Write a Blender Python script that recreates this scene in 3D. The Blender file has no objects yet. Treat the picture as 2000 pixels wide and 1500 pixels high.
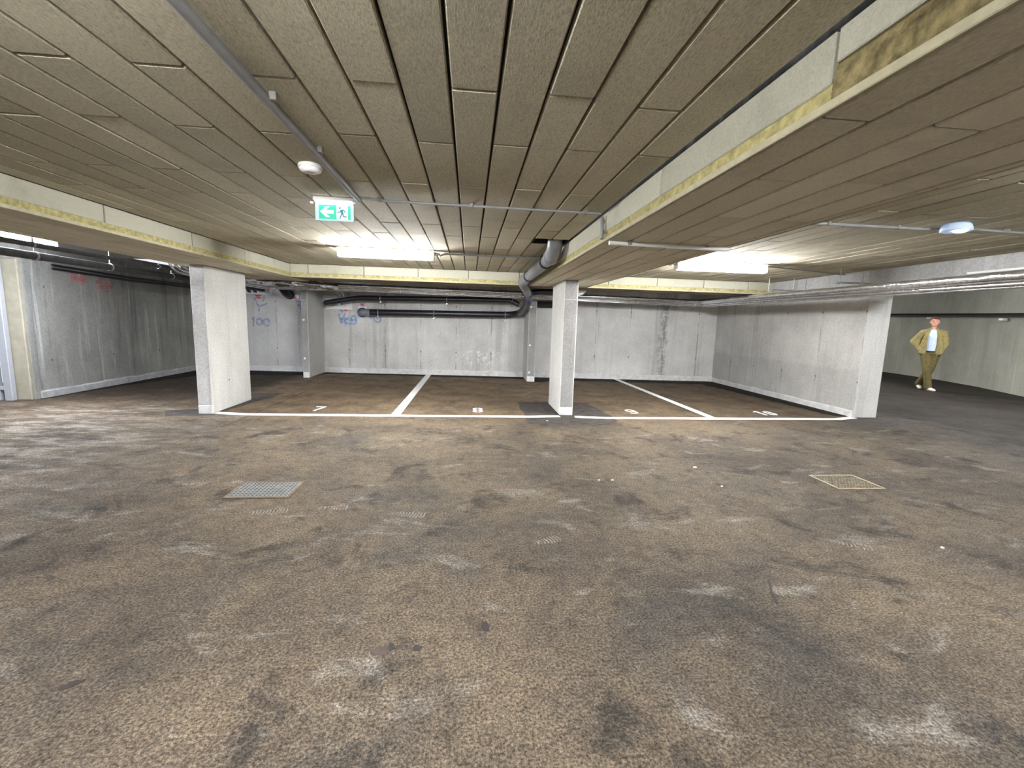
import bpy, bmesh, math, random
from mathutils import Vector, Matrix, noise
from math import sin, cos, pi, radians
random.seed(7)
S = bpy.context.scene
COL = S.collection

# ------------------------------------------------------------ camera, world, exposure
def make_camera():
    B = Matrix(((1, 0, 0), (0, 0, -1), (0, 1, 0)))
    f = 874.641
    # calibration parameters: p (about x), y (about z), roll
    P, Yw, Rl = 0.13884906, 0.09711456, 0.02950803
    Rz = Matrix(((cos(Yw), -sin(Yw), 0), (sin(Yw), cos(Yw), 0), (0, 0, 1)))
    Rx = Matrix(((1, 0, 0), (0, cos(P), -sin(P)), (0, sin(P), cos(P))))
    Rr = Matrix(((cos(Rl), -sin(Rl), 0), (sin(Rl), cos(Rl), 0), (0, 0, 1)))
    R = Rr @ Rx @ B @ Rz                      # world -> (right, down, forward)
    right, up, back = R[0], -R[1], -R[2]
    M = Matrix(((right[0], up[0], back[0], 0), (right[1], up[1], back[1], 0), (right[2], up[2], back[2], 1.4), (0, 0, 0, 1)))
    cam = bpy.data.cameras.new('camera')
    cam.sensor_width = 36
    cam.lens = f / 2000 * 36
    cam.clip_start = 0.05
    o = bpy.data.objects.new('camera', cam)
    COL.objects.link(o)
    o.matrix_world = M
    S.camera = o
make_camera()
W = bpy.data.worlds.new('world')
S.world = W
W.use_nodes = True
W.node_tree.nodes['Background'].inputs[0].default_value = (0.86, 0.92, 1.0, 1)
W.node_tree.nodes['Background'].inputs[1].default_value = 0.3
S.view_settings.view_transform = 'Standard'
S.view_settings.look = 'None'
S.view_settings.exposure = 1.8
S.view_settings.gamma = 1
S.view_settings.use_curve_mapping = False
TUBE = 120.0          # emission of the fluorescent diffusers

# ------------------------------------------------------------ materials
def lin(c):
    out = []
    for v in c:
        v /= 255
        out.append(v / 12.92 if v <= 0.04045 else ((v + 0.055) / 1.055) ** 2.4)
    return (*out, 1)

class NT:
    def __init__(s, name):
        s.m = bpy.data.materials.new(name)
        s.m.use_nodes = True
        s.t = s.m.node_tree
        s.b = s.t.nodes['Principled BSDF']
        g = s.t.nodes.new('ShaderNodeNewGeometry')
        s.pos = g.outputs['Position']
    def n(s, typ, **k):
        n = s.t.nodes.new(typ)
        for a, v in k.items():
            setattr(n, a, v)
        return n
    def link(s, a, b):
        s.t.links.new(a, b)
    def put(s, sock, v):
        if hasattr(v, 'is_linked') or hasattr(v, 'links'):
            s.link(v, sock)
        else:
            sock.default_value = v
    def math(s, op, a, b=0.0, c=None, clamp=False):
        n = s.n('ShaderNodeMath', operation=op, use_clamp=clamp)
        s.put(n.inputs[0], a)
        s.put(n.inputs[1], b)
        if c is not None:
            s.put(n.inputs[2], c)
        return n.outputs[0]
    def map(s, scale=(1, 1, 1), rot=(0, 0, 0), loc=(0, 0, 0), src=None):
        n = s.n('ShaderNodeMapping')
        s.link(src or s.pos, n.inputs[0])
        n.inputs['Scale'].default_value = scale
        n.inputs['Rotation'].default_value = rot
        n.inputs['Location'].default_value = loc
        return n.outputs[0]
    def noise(s, scale, detail=4, rough=0.55, vec=None, dist=0.0):
        n = s.n('ShaderNodeTexNoise')
        s.link(vec or s.pos, n.inputs['Vector'])
        n.inputs['Scale'].default_value = scale
        n.inputs['Detail'].default_value = detail
        n.inputs['Roughness'].default_value = rough
        n.inputs['Distortion'].default_value = dist
        return n.outputs['Fac']
    def ramp(s, v, stops, interp='LINEAR'):
        n = s.n('ShaderNodeValToRGB')
        n.color_ramp.interpolation = interp
        e = n.color_ramp.elements
        while len(e) < len(stops):
            e.new(0.5)
        for el, (p, c) in zip(e, stops):
            el.position = p
            el.color = c if len(c) == 4 else lin(c)
        s.link(v, n.inputs[0])
        return n.outputs[0]
    def step(s, v, a, b):
        n = s.n('ShaderNodeMapRange', interpolation_type='SMOOTHSTEP')
        s.put(n.inputs[0], v)
        n.inputs[1].default_value = a
        n.inputs[2].default_value = b
        return n.outputs[0]
    def mix(s, f, a, b, mode='MIX'):
        n = s.n('ShaderNodeMix', data_type='RGBA', blend_type=mode)
        s.put(n.inputs[0], f)
        s.put(n.inputs[6], a)
        s.put(n.inputs[7], b)
        return n.outputs[2]
    def xyz(s):
        n = s.n('ShaderNodeSeparateXYZ')
        s.link(s.pos, n.inputs[0])
        return n.outputs
    def color(s, v):
        s.put(s.b.inputs['Base Color'], v)
    def bump(s, v, strength=0.3, dist=0.01):
        n = s.n('ShaderNodeBump')
        n.inputs['Strength'].default_value = strength
        n.inputs['Distance'].default_value = dist
        s.link(v, n.inputs['Height'])
        s.link(n.outputs[0], s.b.inputs['Normal'])
    def rough(s, v):
        s.put(s.b.inputs['Roughness'], v)

def plain(name, c, rough=0.6, metal=0.0, var=0.06, nscale=14, bump=0.0, emit=0.0, emitc=None, spec=0.5):
    t = NT(name)
    a = lin(c)
    lo = tuple(max(0, v * (1 - var * 2.2)) for v in a[:3]) + (1,)
    hi = tuple(min(1, v * (1 + var)) for v in a[:3]) + (1,)
    v = t.noise(nscale, 5, 0.6)
    t.color(t.ramp(v, [(0.3, lo), (0.7, hi)]))
    t.rough(rough)
    t.b.inputs['Metallic'].default_value = metal
    t.b.inputs['Specular IOR Level'].default_value = spec
    if bump:
        t.bump(t.noise(nscale * 4, 4), bump, 0.01)
    if emit:
        t.b.inputs['Emission Color'].default_value = lin(emitc or c)
        t.b.inputs['Emission Strength'].default_value = emit
    return t.m

def concrete(name, c1=(186, 184, 180), c2=(214, 212, 208), axis=0, pitch=0.88, off=0.0, seams=True, streak=0.5, dark=(150, 148, 145), extra=None):
    t = NT(name)
    base = t.ramp(t.noise(1.3, 5, 0.6), [(0.3, c1), (0.7, c2)])
    sc = (5, 5, 0.28)
    st = t.noise(1.0, 5, 0.62, t.map(sc))
    col = t.mix(t.math('MULTIPLY', t.step(st, 0.52, 0.72), streak), base, lin(dark))
    st2 = t.noise(1.0, 4, 0.6, t.map((9, 9, 0.5), loc=(3.1, 7, 0)))
    col = t.mix(t.math('MULTIPLY', t.step(st2, 0.55, 0.75), streak * 0.5), col, lin((224, 223, 219)))
    fine = t.noise(46, 4, 0.7)
    col = t.mix(0.5, col, t.ramp(fine, [(0.25, (120, 120, 120)), (0.55, (190, 190, 190)), (0.8, (220, 220, 220))]), 'OVERLAY')
    if seams:
        o = t.xyz()
        u = t.math('FRACT', t.math('MULTIPLY_ADD', o[axis], 1 / pitch, off))
        d = t.math('MULTIPLY', t.math('ABSOLUTE', t.math('SUBTRACT', u, 0.5)), pitch)
        line = t.math('SUBTRACT', 1.0, t.step(d, 0.004, 0.016))
        line = t.math('MULTIPLY', line, t.step(t.noise(2.2, 3), 0.42, 0.62))
        col = t.mix(t.math('MULTIPLY', line, 0.65), col, lin((110, 108, 105)))
        for zz in (0.58, 1.72):
            dz = t.math('SUBTRACT', o[2], zz)
            r = t.math('SQRT', t.math('ADD', t.math('MULTIPLY', d, d), t.math('MULTIPLY', dz, dz)))
            col = t.mix(t.math('MULTIPLY', t.math('SUBTRACT', 1.0, t.step(r, 0.012, 0.024)), 0.7), col, lin((70, 70, 68)))
    if extra:
        o = t.xyz()
        n1, n2 = t.noise(3.5, 6, 0.7), t.noise(11, 5, 0.7)
    if extra == 'back':      # long water stain near the corner and a pale salt bloom low in bay eight
        dx = t.math('ABSOLUTE', t.math('ADD', t.math('SUBTRACT', o[0], 4.93), t.math('MULTIPLY', t.math('SUBTRACT', n1, 0.5), 0.35)))
        m = t.math('MULTIPLY', t.math('SUBTRACT', 1.0, t.step(dx, 0.05, 0.16)), t.step(n2, 0.4, 0.6))
        col = t.mix(t.math('MULTIPLY', m, 0.6), col, lin((104, 101, 98)))
        ex, ez = t.math('MULTIPLY', t.math('SUBTRACT', o[0], 0.25), 1.4), t.math('MULTIPLY', t.math('SUBTRACT', o[2], 0.48), 3.2)
        r = t.math('SQRT', t.math('ADD', t.math('MULTIPLY', ex, ex), t.math('MULTIPLY', ez, ez)))
        m = t.math('MULTIPLY', t.math('SUBTRACT', 1.0, t.step(r, 0.3, 1.0)), t.step(n2, 0.5, 0.6))
        col = t.mix(t.math('MULTIPLY', m, 0.8), col, lin((232, 231, 228)))
    if extra == 'right':     # greyer lower pour
        zz = t.math('ADD', o[2], t.math('MULTIPLY', t.math('SUBTRACT', n1, 0.5), 0.2))
        col = t.mix(t.math('MULTIPLY', t.math('SUBTRACT', 1.0, t.step(zz, 0.74, 0.80)), 0.22), col, lin((140, 139, 134)))
    t.color(col)
    t.rough(0.88)
    t.bump(t.math('ADD', t.noise(30, 5, 0.65), t.math('MULTIPLY', st, 0.6)), 0.18, 0.012)
    return t.m

def board(name, c1, c2, grain=(1, 1, 1), gamt=0.6):
    t = NT(name)
    a = t.n('ShaderNodeAttribute', attribute_name='tone')
    base = t.mix(a.outputs['Fac'], lin(c1), lin(c2))
    g = t.noise(105, 5, 0.75, t.map(grain))
    col = t.mix(gamt, base, t.ramp(g, [(0.25, (70, 66, 60)), (0.5, (185, 182, 178)), (0.78, (228, 226, 222))]), 'OVERLAY')
    blot = t.noise(2.6, 5, 0.6)
    col = t.mix(t.math('MULTIPLY', t.step(blot, 0.5, 0.75), 0.35), col, lin(tuple(int(v * 0.78) for v in c1)))
    t.color(col)
    t.rough(0.95)
    t.b.inputs['Specular IOR Level'].default_value = 0.15
    t.bump(g, 0.55, 0.012)
    return t.m

def floor_material():
    t = NT('dirty_concrete_floor')
    o = t.xyz()
    big = t.noise(0.8, 6, 0.62, dist=0.4)
    col = t.ramp(big, [(0.30, (94, 86, 76)), (0.45, (124, 112, 97)), (0.58, (146, 131, 111)), (0.74, (122, 113, 100))])
    mid = t.noise(2.4, 6, 0.68, dist=0.6)
    col = t.mix(t.math('MULTIPLY', t.step(mid, 0.52, 0.68), 0.78), col, lin((62, 60, 57)))
    mid2 = t.noise(1.0, 6, 0.66, t.map((1.9, 3.6, 1), loc=(4, 2, 0)), dist=0.5)
    col = t.mix(t.math('MULTIPLY', t.step(mid2, 0.55, 0.70), 0.7), col, lin((186, 180, 170)))
    gr = t.noise(1.1, 5, 0.6, t.map(loc=(9, 5, 1)))
    col = t.mix(t.math('MULTIPLY', t.step(gr, 0.5, 0.68), 0.42), col, lin((92, 93, 92)))
    # rust-brown ground of the bays, light falling towards the side bay painted paler
    edge = t.math('ADD', o[1], t.math('MULTIPLY', t.math('SUBTRACT', t.noise(1.2, 4), 0.5), 1.6))
    bay = t.math('MULTIPLY', t.step(edge, 5.6, 7.0), t.math('SUBTRACT', 1.0, t.step(o[0], 6.0, 7.2)))
    col = t.mix(t.math('MULTIPLY', bay, 0.72), col, t.ramp(t.noise(2.3, 6, 0.7, dist=0.5), [(0.3, (90, 77, 60)), (0.5, (146, 124, 97)), (0.7, (178, 156, 126))]))
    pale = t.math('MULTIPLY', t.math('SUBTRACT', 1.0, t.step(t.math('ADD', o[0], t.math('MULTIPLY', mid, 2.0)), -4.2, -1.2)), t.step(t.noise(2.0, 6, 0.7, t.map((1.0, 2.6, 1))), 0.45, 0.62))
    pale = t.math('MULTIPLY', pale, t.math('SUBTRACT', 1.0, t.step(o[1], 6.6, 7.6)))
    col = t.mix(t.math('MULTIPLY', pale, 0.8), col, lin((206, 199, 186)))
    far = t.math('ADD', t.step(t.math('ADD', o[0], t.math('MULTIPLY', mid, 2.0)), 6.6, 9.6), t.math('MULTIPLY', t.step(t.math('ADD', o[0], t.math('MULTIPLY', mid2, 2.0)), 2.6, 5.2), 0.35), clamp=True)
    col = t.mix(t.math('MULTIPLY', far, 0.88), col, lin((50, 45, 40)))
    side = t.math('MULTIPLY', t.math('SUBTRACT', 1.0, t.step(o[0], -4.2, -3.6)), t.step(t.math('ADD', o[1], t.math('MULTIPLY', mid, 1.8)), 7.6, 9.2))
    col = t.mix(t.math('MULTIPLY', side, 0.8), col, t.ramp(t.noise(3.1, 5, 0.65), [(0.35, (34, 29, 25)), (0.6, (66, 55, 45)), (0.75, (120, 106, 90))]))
    # fine aggregate
    g1 = t.noise(82, 4, 0.72)
    col = t.mix(0.9, col, t.ramp(g1, [(0.30, (20, 18, 16)), (0.44, (132, 130, 128)), (0.57, (194, 192, 190)), (0.74, (248, 246, 242))]), 'OVERLAY')
    g3 = t.noise(13, 6, 0.72, dist=0.3)
    col = t.mix(0.42, col, t.ramp(g3, [(0.32, (60, 57, 53)), (0.48, (176, 175, 174)), (0.56, (196, 195, 194)), (0.72, (238, 236, 232))]), 'OVERLAY')
    g2 = t.noise(150, 3, 0.7)
    col = t.mix(0.6, col, t.ramp(g2, [(0.30, (50, 48, 46)), (0.5, (180, 180, 180)), (0.72, (225, 225, 225))]), 'OVERLAY')
    # saw-cut joint
    dx = t.math('ABSOLUTE', t.math('ADD', o[0], 3.02))
    cut = t.math('MULTIPLY', t.math('SUBTRACT', 1.0, t.step(dx, 0.006, 0.02)), t.math('MULTIPLY', t.step(o[1], 5.6, 6.1), t.math('SUBTRACT', 1.0, t.step(o[1], 8.4, 9.0))))
    col = t.mix(t.math('MULTIPLY', cut, 0.6), col, lin((45, 40, 35)))
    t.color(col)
    t.rough(t.math('MULTIPLY_ADD', mid, 0.35, 0.55))
    t.b.inputs['Specular IOR Level'].default_value = 0.25
    h = t.math('ADD', t.math('MULTIPLY', g1, 1.0), t.math('MULTIPLY', t.noise(22, 4, 0.6), 1.1))
    t.bump(h, 0.9, 0.035)
    return t.m

def foil(name):
    t = NT(name)
    v = t.n('ShaderNodeTexVoronoi')
    t.link(t.map((22, 22, 22)), v.inputs['Vector'])
    v.inputs['Scale'].default_value = 1.0
    t.color(t.ramp(t.noise(9, 4), [(0.3, (205, 205, 208)), (0.7, (240, 240, 242))]))
    t.b.inputs['Metallic'].default_value = 0.9
    t.rough(0.2)
    t.bump(t.math('ADD', v.outputs['Distance'], t.noise(30, 4)), 0.35, 0.012)
    return t.m

def spray(name, c):
    t = NT(name)
    t.color(lin(c))
    t.rough(0.9)
    a = t.step(t.noise(20, 5, 0.75), 0.30, 0.72)
    t.put(t.b.inputs['Alpha'], t.math('MULTIPLY', a, 0.62))
    return t.m

def tar(name):
    t = NT(name)
    t.color(t.ramp(t.noise(6, 6, 0.7), [(0.3, (22, 20, 18)), (0.6, (38, 34, 30)), (0.8, (72, 62, 52))]))
    t.rough(0.85)
    t.b.inputs['Specular IOR Level'].default_value = 0.15
    t.bump(t.noise(40, 5, 0.7), 0.5, 0.02)
    return t.m

M = {}
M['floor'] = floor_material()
M['boards'] = board('ceiling_boards', (164, 158, 138), (193, 187, 166), (1.6, 0.5, 1))
M['soffit'] = board('soffit_boards', (204, 198, 181), (222, 216, 200), (1.6, 0.5, 1))
M['soffit_x_shaded'] = board('soffit_boards_cross_shaded', (128, 117, 100), (150, 140, 122), (0.5, 1.6, 1))  # shade under the cross beam darkened into the board colour
M['facing'] = board('white_beam_facing', (166, 164, 148), (188, 186, 169), (1, 1, 1), 0.3)
M['wool'] = plain('mineral_wool_edge', (172, 162, 112), 0.95, var=0.22, nscale=24, bump=0.6, spec=0.1)
M['old_wool'] = plain('torn_old_wool', (134, 122, 86), 0.95, var=0.35, nscale=20, bump=0.9, spec=0.1)
M['edge'] = plain('board_edge', (170, 163, 136), 0.9, var=0.08, nscale=18, bump=0.3)
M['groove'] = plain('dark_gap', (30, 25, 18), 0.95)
M['wall_back'] = concrete('concrete_back_wall', axis=0, pitch=0.88, off=-0.12, extra='back')
M['wall_right'] = concrete('concrete_right_wall', (176, 174, 170), (206, 204, 200), axis=1, pitch=0.9, off=0.1, extra='right')
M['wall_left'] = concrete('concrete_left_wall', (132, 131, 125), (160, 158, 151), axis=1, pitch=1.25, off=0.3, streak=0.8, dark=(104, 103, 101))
M['wall_far'] = concrete('concrete_far_wall', (158, 156, 142), (182, 180, 164), seams=False)
M['pillar'] = concrete('pillar_concrete', (190, 189, 184), (208, 207, 203), seams=False, streak=0.35)
M['pillar_rough'] = concrete('pillar_end_concrete', (126, 124, 123), (160, 158, 156), seams=False, streak=0.6)
M['pillar_pale'] = concrete('pillar_pale_end', (172, 170, 166), (200, 198, 194), seams=False, streak=0.6)
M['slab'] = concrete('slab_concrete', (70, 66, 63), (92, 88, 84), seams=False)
M['beam_concrete'] = concrete('bare_beam_concrete', (158, 157, 155), (180, 179, 177), axis=1, pitch=1.1)
M['plinth'] = plain('plinth_render', (214, 212, 209), 0.9, var=0.1, nscale=9, bump=0.3)
M['tar'] = tar('black_bitumen')
M['patch'] = plain('asphalt_patch', (74, 69, 65), 0.9, var=0.25, nscale=9, bump=0.5, spec=0.2)
M['paint'] = plain('white_road_paint', (240, 240, 238), 0.7, var=0.03, nscale=22)
M['pvc_black'] = plain('black_drain_pipe', (34, 34, 40), 0.36, var=0.1)
M['pvc_grey'] = plain('grey_drain_pipe', (128, 130, 134), 0.4, var=0.1)
M['dusty_pipe'] = plain('dusty_dark_pipe', (78, 77, 75), 0.7, var=0.2)
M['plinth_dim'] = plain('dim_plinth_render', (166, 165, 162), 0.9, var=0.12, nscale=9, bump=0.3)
M['rubber'] = plain('black_rubber', (20, 20, 22), 0.6)
M['blue'] = plain('blue_plastic', (50, 62, 140), 0.4)
M['foil'] = foil('aluminium_foil')
M['steel'] = plain('galvanised_steel', (176, 178, 180), 0.4, 0.8, var=0.15)
M['grate'] = plain('grating_steel', (128, 130, 128), 0.45, 0.35, var=0.15, nscale=20)
M['grate_dirty'] = plain('dirty_grating_steel', (104, 95, 76), 0.85, 0.1, var=0.3, nscale=30)
M['rust'] = plain('rusty_frame', (122, 98, 74), 0.8, 0.1, var=0.2)
M['rust_pale'] = plain('dusty_frame', (160, 147, 124), 0.85, var=0.12)
M['pit'] = plain('dark_pit', (26, 24, 22), 0.95)
M['pit_dirt'] = plain('dirt_in_pit', (66, 58, 44), 0.95, var=0.2)
M['white'] = plain('white_plastic', (222, 221, 216), 0.5, var=0.03)
M['conduit'] = plain('grey_conduit', (142, 142, 142), 0.55, var=0.06)
M['conduit_dark'] = plain('dusty_conduit', (128, 126, 120), 0.6, var=0.08)
M['plate'] = plain('white_firestop_plate', (236, 236, 236), 0.6, var=0.03)
M['red'] = plain('red_print', (214, 52, 62), 0.6)
M['bluespray'] = spray('blue_spray_paint', (150, 180, 222))
M['redspray'] = spray('red_spray_paint', (238, 158, 162))
M['dust'] = spray('pale_dust', (168, 160, 146))
M['stain'] = plain('dark_stain', (52, 44, 42), 0.8, var=0.2)
M['stain_red'] = plain('reddish_stain', (74, 60, 54), 0.85, var=0.2)
M['chip'] = plain('white_chip', (236, 234, 228), 0.7)
M['post'] = plain('beige_wall_end', (152, 146, 128), 0.85, var=0.1, nscale=6, bump=0.2)
M['door_white'] = plain('white_door_metal', (158, 160, 164), 0.45, var=0.03)
M['dark'] = plain('dark_interior', (30, 28, 30), 0.9)
M['tube'] = plain('tube_diffuser', (255, 255, 255), 0.5, emit=TUBE, emitc=(250, 252, 255))
M['tube_cool'] = plain('cool_tube_diffuser', (255, 255, 255), 0.5, emit=TUBE * 0.8, emitc=(236, 242, 255))
M['led'] = plain('cool_led', (235, 245, 255), 0.4, emit=9, emitc=(190, 222, 255))
M['led_lens'] = plain('cool_lens', (200, 204, 208), 0.25, emit=.09, emitc=(140, 195, 255))
M['sign_green'] = plain('sign_green', (0, 168, 130), 0.4, emit=0.13, emitc=(0, 190, 150))
M['sign_white'] = plain('sign_white', (235, 245, 255), 0.4, emit=0.11, emitc=(215, 235, 255))
M['sign_teal'] = plain('sign_figure_green', (20, 120, 130), 0.4, emit=0.04, emitc=(20, 130, 140))
M['sign_lamp'] = plain('sign_lamp_strip', (255, 250, 245), 0.4, emit=1.6, emitc=(235, 240, 255))
M['sign_edge'] = plain('acrylic_edge', (170, 210, 250), 0.2, emit=0.12, emitc=(150, 205, 255))
M['flap'] = plain('torn_tape', (208, 202, 186), 0.8)

# ------------------------------------------------------------ mesh builder
class MB:
    def __init__(s):
        s.v, s.f, s.tone, s.mi, s.sm = [], [], [], [], []
    def add(s, vs, fs, tone=0.5, mi=0, smooth=False):
        b = len(s.v)
        s.v += [Vector(v) for v in vs]
        for f in fs:
            s.f.append([b + i for i in f])
            s.tone.append(tone)
            s.mi.append(mi)
            s.sm.append(smooth)
        return s
    def box(s, a, b, tone=0.5, bev=0.0, mi=0, M4=None):
        (x0, y0, z0), (x1, y1, z1) = [min(p, q) for p, q in zip(a, b)], [max(p, q) for p, q in zip(a, b)]
        e = min(bev, (x1 - x0) / 2.1, (y1 - y0) / 2.1, (z1 - z0) / 2.1)
        if e <= 0:
            vs = [(x, y, z) for z in (z0, z1) for y in (y0, y1) for x in (x0, x1)]
            fs = [(0, 2, 3, 1), (4, 5, 7, 6), (0, 1, 5, 4), (2, 6, 7, 3), (0, 4, 6, 2), (1, 3, 7, 5)]
        else:
            bm = bmesh.new()
            bmesh.ops.create_cube(bm, size=1)
            for v in bm.verts:
                v.co = Vector(((x0 + x1) / 2 + v.co.x * (x1 - x0), (y0 + y1) / 2 + v.co.y * (y1 - y0), (z0 + z1) / 2 + v.co.z * (z1 - z0)))
            bmesh.ops.bevel(bm, geom=list(bm.edges), offset=e, segments=1, affect='EDGES')
            bm.verts.index_update()
            vs = [v.co.copy() for v in bm.verts]
            fs = [[v.index for v in f.verts] for f in bm.faces]
            bm.free()
        if M4 is not None:
            vs = [M4 @ Vector(v) for v in vs]
        return s.add(vs, fs, tone, mi)
    def prism(s, pts, z0, z1, M4=None, tone=0.5, mi=0):
        """closed outline (x, y) extruded from z0 to z1"""
        n = len(pts)
        vs = [(p[0], p[1], z0) for p in pts] + [(p[0], p[1], z1) for p in pts]
        fs = [list(range(n))[::-1], list(range(n, 2 * n))] + [(i, (i + 1) % n, n + (i + 1) % n, n + i) for i in range(n)]
        if M4 is not None:
            vs = [M4 @ Vector(v) for v in vs]
        return s.add(vs, fs, tone, mi)
    def tube(s, pts, r, seg=14, cap=True, wob=0.0, bend=0.0, mi=0, smooth=True):
        P = [Vector(p) for p in pts]
        if bend > 0:
            P = fillet(P, bend)
        if wob:
            P = resample(P, 0.05)
        rings = []
        prev = None
        for i, p in enumerate(P):
            d = (P[min(i + 1, len(P) - 1)] - P[max(i - 1, 0)]).normalized()
            if prev is None:
                u = d.cross(Vector((0, 0, 1)))
                if u.length < 0.1:
                    u = d.cross(Vector((1, 0, 0)))
                u.normalize()
            else:
                u = (prev - d * prev.dot(d)).normalized()
            prev = u
            w = d.cross(u)
            rr = r(i / max(1, len(P) - 1)) if callable(r) else r
            ring = []
            for k in range(seg):
                a = 2 * pi * k / seg
                q = rr
                if wob:
                    q = rr * (1 + wob * noise.noise(Vector((p.x * 9 + cos(a) * 1.7, p.y * 9 + sin(a) * 1.7, p.z * 9 + rr * 50))))
                ring.append(p + (u * cos(a) + w * sin(a)) * q)
            rings.append(ring)
        vs = [v for ring in rings for v in ring]
        fs = []
        for i in range(len(rings) - 1):
            for k in range(seg):
                a, b = i * seg + k, i * seg + (k + 1) % seg
                fs.append((a, b, b + seg, a + seg))
        s.add(vs, fs, 0.5, mi, smooth)
        if cap:
            n = len(rings)
            s.add(rings[0], [list(range(seg))[::-1]], 0.5, mi)
            s.add(rings[-1], [list(range(seg))], 0.5, mi)
        return s
    def lathe(s, prof, c, axis=(0, 0, 1), seg=28, mi=0, smooth=True):
        """prof: (radius, height) pairs along axis from c"""
        A = Vector(axis).normalized()
        u = A.orthogonal().normalized()
        w = A.cross(u)
        vs, fs = [], []
        for r, h in prof:
            for k in range(seg):
                a = 2 * pi * k / seg
                vs.append(Vector(c) + A * h + (u * cos(a) + w * sin(a)) * r)
        for i in range(len(prof) - 1):
            for k in range(seg):
                a, b = i * seg + k, i * seg + (k + 1) % seg
                fs.append((a, b, b + seg, a + seg))
        fs.append(list(range(seg))[::-1])
        n = (len(prof) - 1) * seg
        fs.append([n + k for k in range(seg)])
        return s.add(vs, fs, 0.5, mi, smooth)
    def loft(s, rings, mi=0, smooth=True):
        """rings of equal count -> skin with caps"""
        n = len(rings[0])
        vs = [v for r in rings for v in r]
        fs = [(i * n + k, i * n + (k + 1) % n, (i + 1) * n + (k + 1) % n, (i + 1) * n + k) for i in range(len(rings) - 1) for k in range(n)]
        fs.append(list(range(n))[::-1])
        fs.append([(len(rings) - 1) * n + k for k in range(n)])
        return s.add(vs, fs, 0.5, mi, smooth)
    def ribbon(s, pts, w, M4, th=0.003, closed=False, tone=0.5):
        """flat stroke of width w along 2D points, laid out by M4"""
        P = [Vector((p[0], p[1])) for p in pts]
        n = len(P)
        L, R_ = [], []
        for i in range(n):
            a = P[i - 1] if (i > 0 or closed) else P[i]
            b = P[(i + 1) % n] if (i < n - 1 or closed) else P[i]
            d1 = (P[i] - a)
            d2 = (b - P[i])
            d1 = d1.normalized() if d1.length > 1e-9 else d2.normalized()
            d2 = d2.normalized() if d2.length > 1e-9 else d1
            t = (d1 + d2)
            t = t.normalized() if t.length > 1e-6 else d1
            nn = Vector((-t.y, t.x))
            k = 1 / max(0.5, nn.dot(Vector((-d1.y, d1.x))))
            L.append(P[i] + nn * w / 2 * k)
            R_.append(P[i] - nn * w / 2 * k)
        m = n if closed else n - 1
        vs = [(q.x, q.y, z) for z in (0, th) for q in L + R_]
        fs = []
        for i in range(m):
            j = (i + 1) % n
            fs.append((2 * n + i, 2 * n + n + i, 2 * n + n + j, 2 * n + j))
            fs.append((i, j, n + j, n + i))
            fs.append((i, 2 * n + i, 2 * n + j, j))
            fs.append((n + i, n + j, 3 * n + j, 3 * n + i))
        if not closed:
            fs.append((0, n, 3 * n, 2 * n))
            fs.append((n - 1, 2 * n + n - 1, 3 * n + n - 1, n + n - 1))
        return s.add([M4 @ Vector(v) for v in vs], fs, tone)
    def build(s, name, mats, parent=None, origin=None, clean=True):
        me = bpy.data.meshes.new(name)
        if parent is not None:
            org = OFF[parent.name]
        elif origin is not None:
            org = Vector(origin)
        else:
            org = Vector((0, 0, 0))
        me.from_pydata([v - org for v in s.v], [], s.f)
        for m in (mats if isinstance(mats, (list, tuple)) else [mats]):
            me.materials.append(m)
        me.polygons.foreach_set('material_index', s.mi)
        me.polygons.foreach_set('use_smooth', s.sm)
        at = me.attributes.new('tone', 'FLOAT', 'FACE')
        at.data.foreach_set('value', s.tone)
        if clean:
            bm = bmesh.new()
            bm.from_mesh(me)
            bmesh.ops.recalc_face_normals(bm, faces=bm.faces)
            bm.to_mesh(me)
            bm.free()
        me.update()
        o = bpy.data.objects.new(name, me)
        COL.objects.link(o)
        if parent is not None:
            o.parent = parent
        else:
            o.location = org
        OFF[o.name] = org
        return o
OFF = {}

def fillet(P, r, n=6):
    out = [P[0]]
    for i in range(1, len(P) - 1):
        a, b, c = P[i - 1], P[i], P[i + 1]
        d1, d2 = (a - b), (c - b)
        q = min(r, d1.length * 0.48, d2.length * 0.48)
        p0, p1 = b + d1.normalized() * q, b + d2.normalized() * q
        for k in range(n + 1):
            t = k / n
            out.append((1 - t) ** 2 * p0 + 2 * t * (1 - t) * b + t * t * p1)
    out.append(P[-1])
    return out

def resample(P, step):
    out = [P[0]]
    for a, b in zip(P, P[1:]):
        n = max(1, int((b - a).length / step))
        for k in range(1, n + 1):
            out.append(a.lerp(b, k / n))
    return out

def tag(o, label, cat, group=None, kind=None):
    o['label'] = label
    o['category'] = cat
    if group:
        o['group'] = group
    if kind:
        o['kind'] = kind
    return o

def thing(name, label, cat, loc, group=None):
    o = bpy.data.objects.new(name, None)
    COL.objects.link(o)
    o.location = loc
    o.empty_display_size = 0.1
    OFF[o.name] = Vector(loc)
    return tag(o, label, cat, group)

def struct(name, mb, mat, label=None, cat=None):
    o = mb.build(name, mat)
    o['kind'] = 'structure'
    if label:
        o['label'] = label
        o['category'] = cat
    return o

# ------------------------------------------------------------ layout numbers (metres)
ZC, ZB = 2.25, 2.03            # board ceiling, beam soffits
LBX0, LBX1 = -4.0, -3.0        # beam over the first pillar
BX0, BX1 = 1.025, 2.05         # beam over the middle pillar
RBX0, RBX1 = 5.58, 6.9         # bare beam over the right-hand wall
CY0, CY1 = 7.97, 8.62          # cross beam
YB = -4.2                      # rear wall with the added opening
def bwy(x):                    # back wall line, slightly askew
    return 11.36 - 0.052 * x

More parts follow.
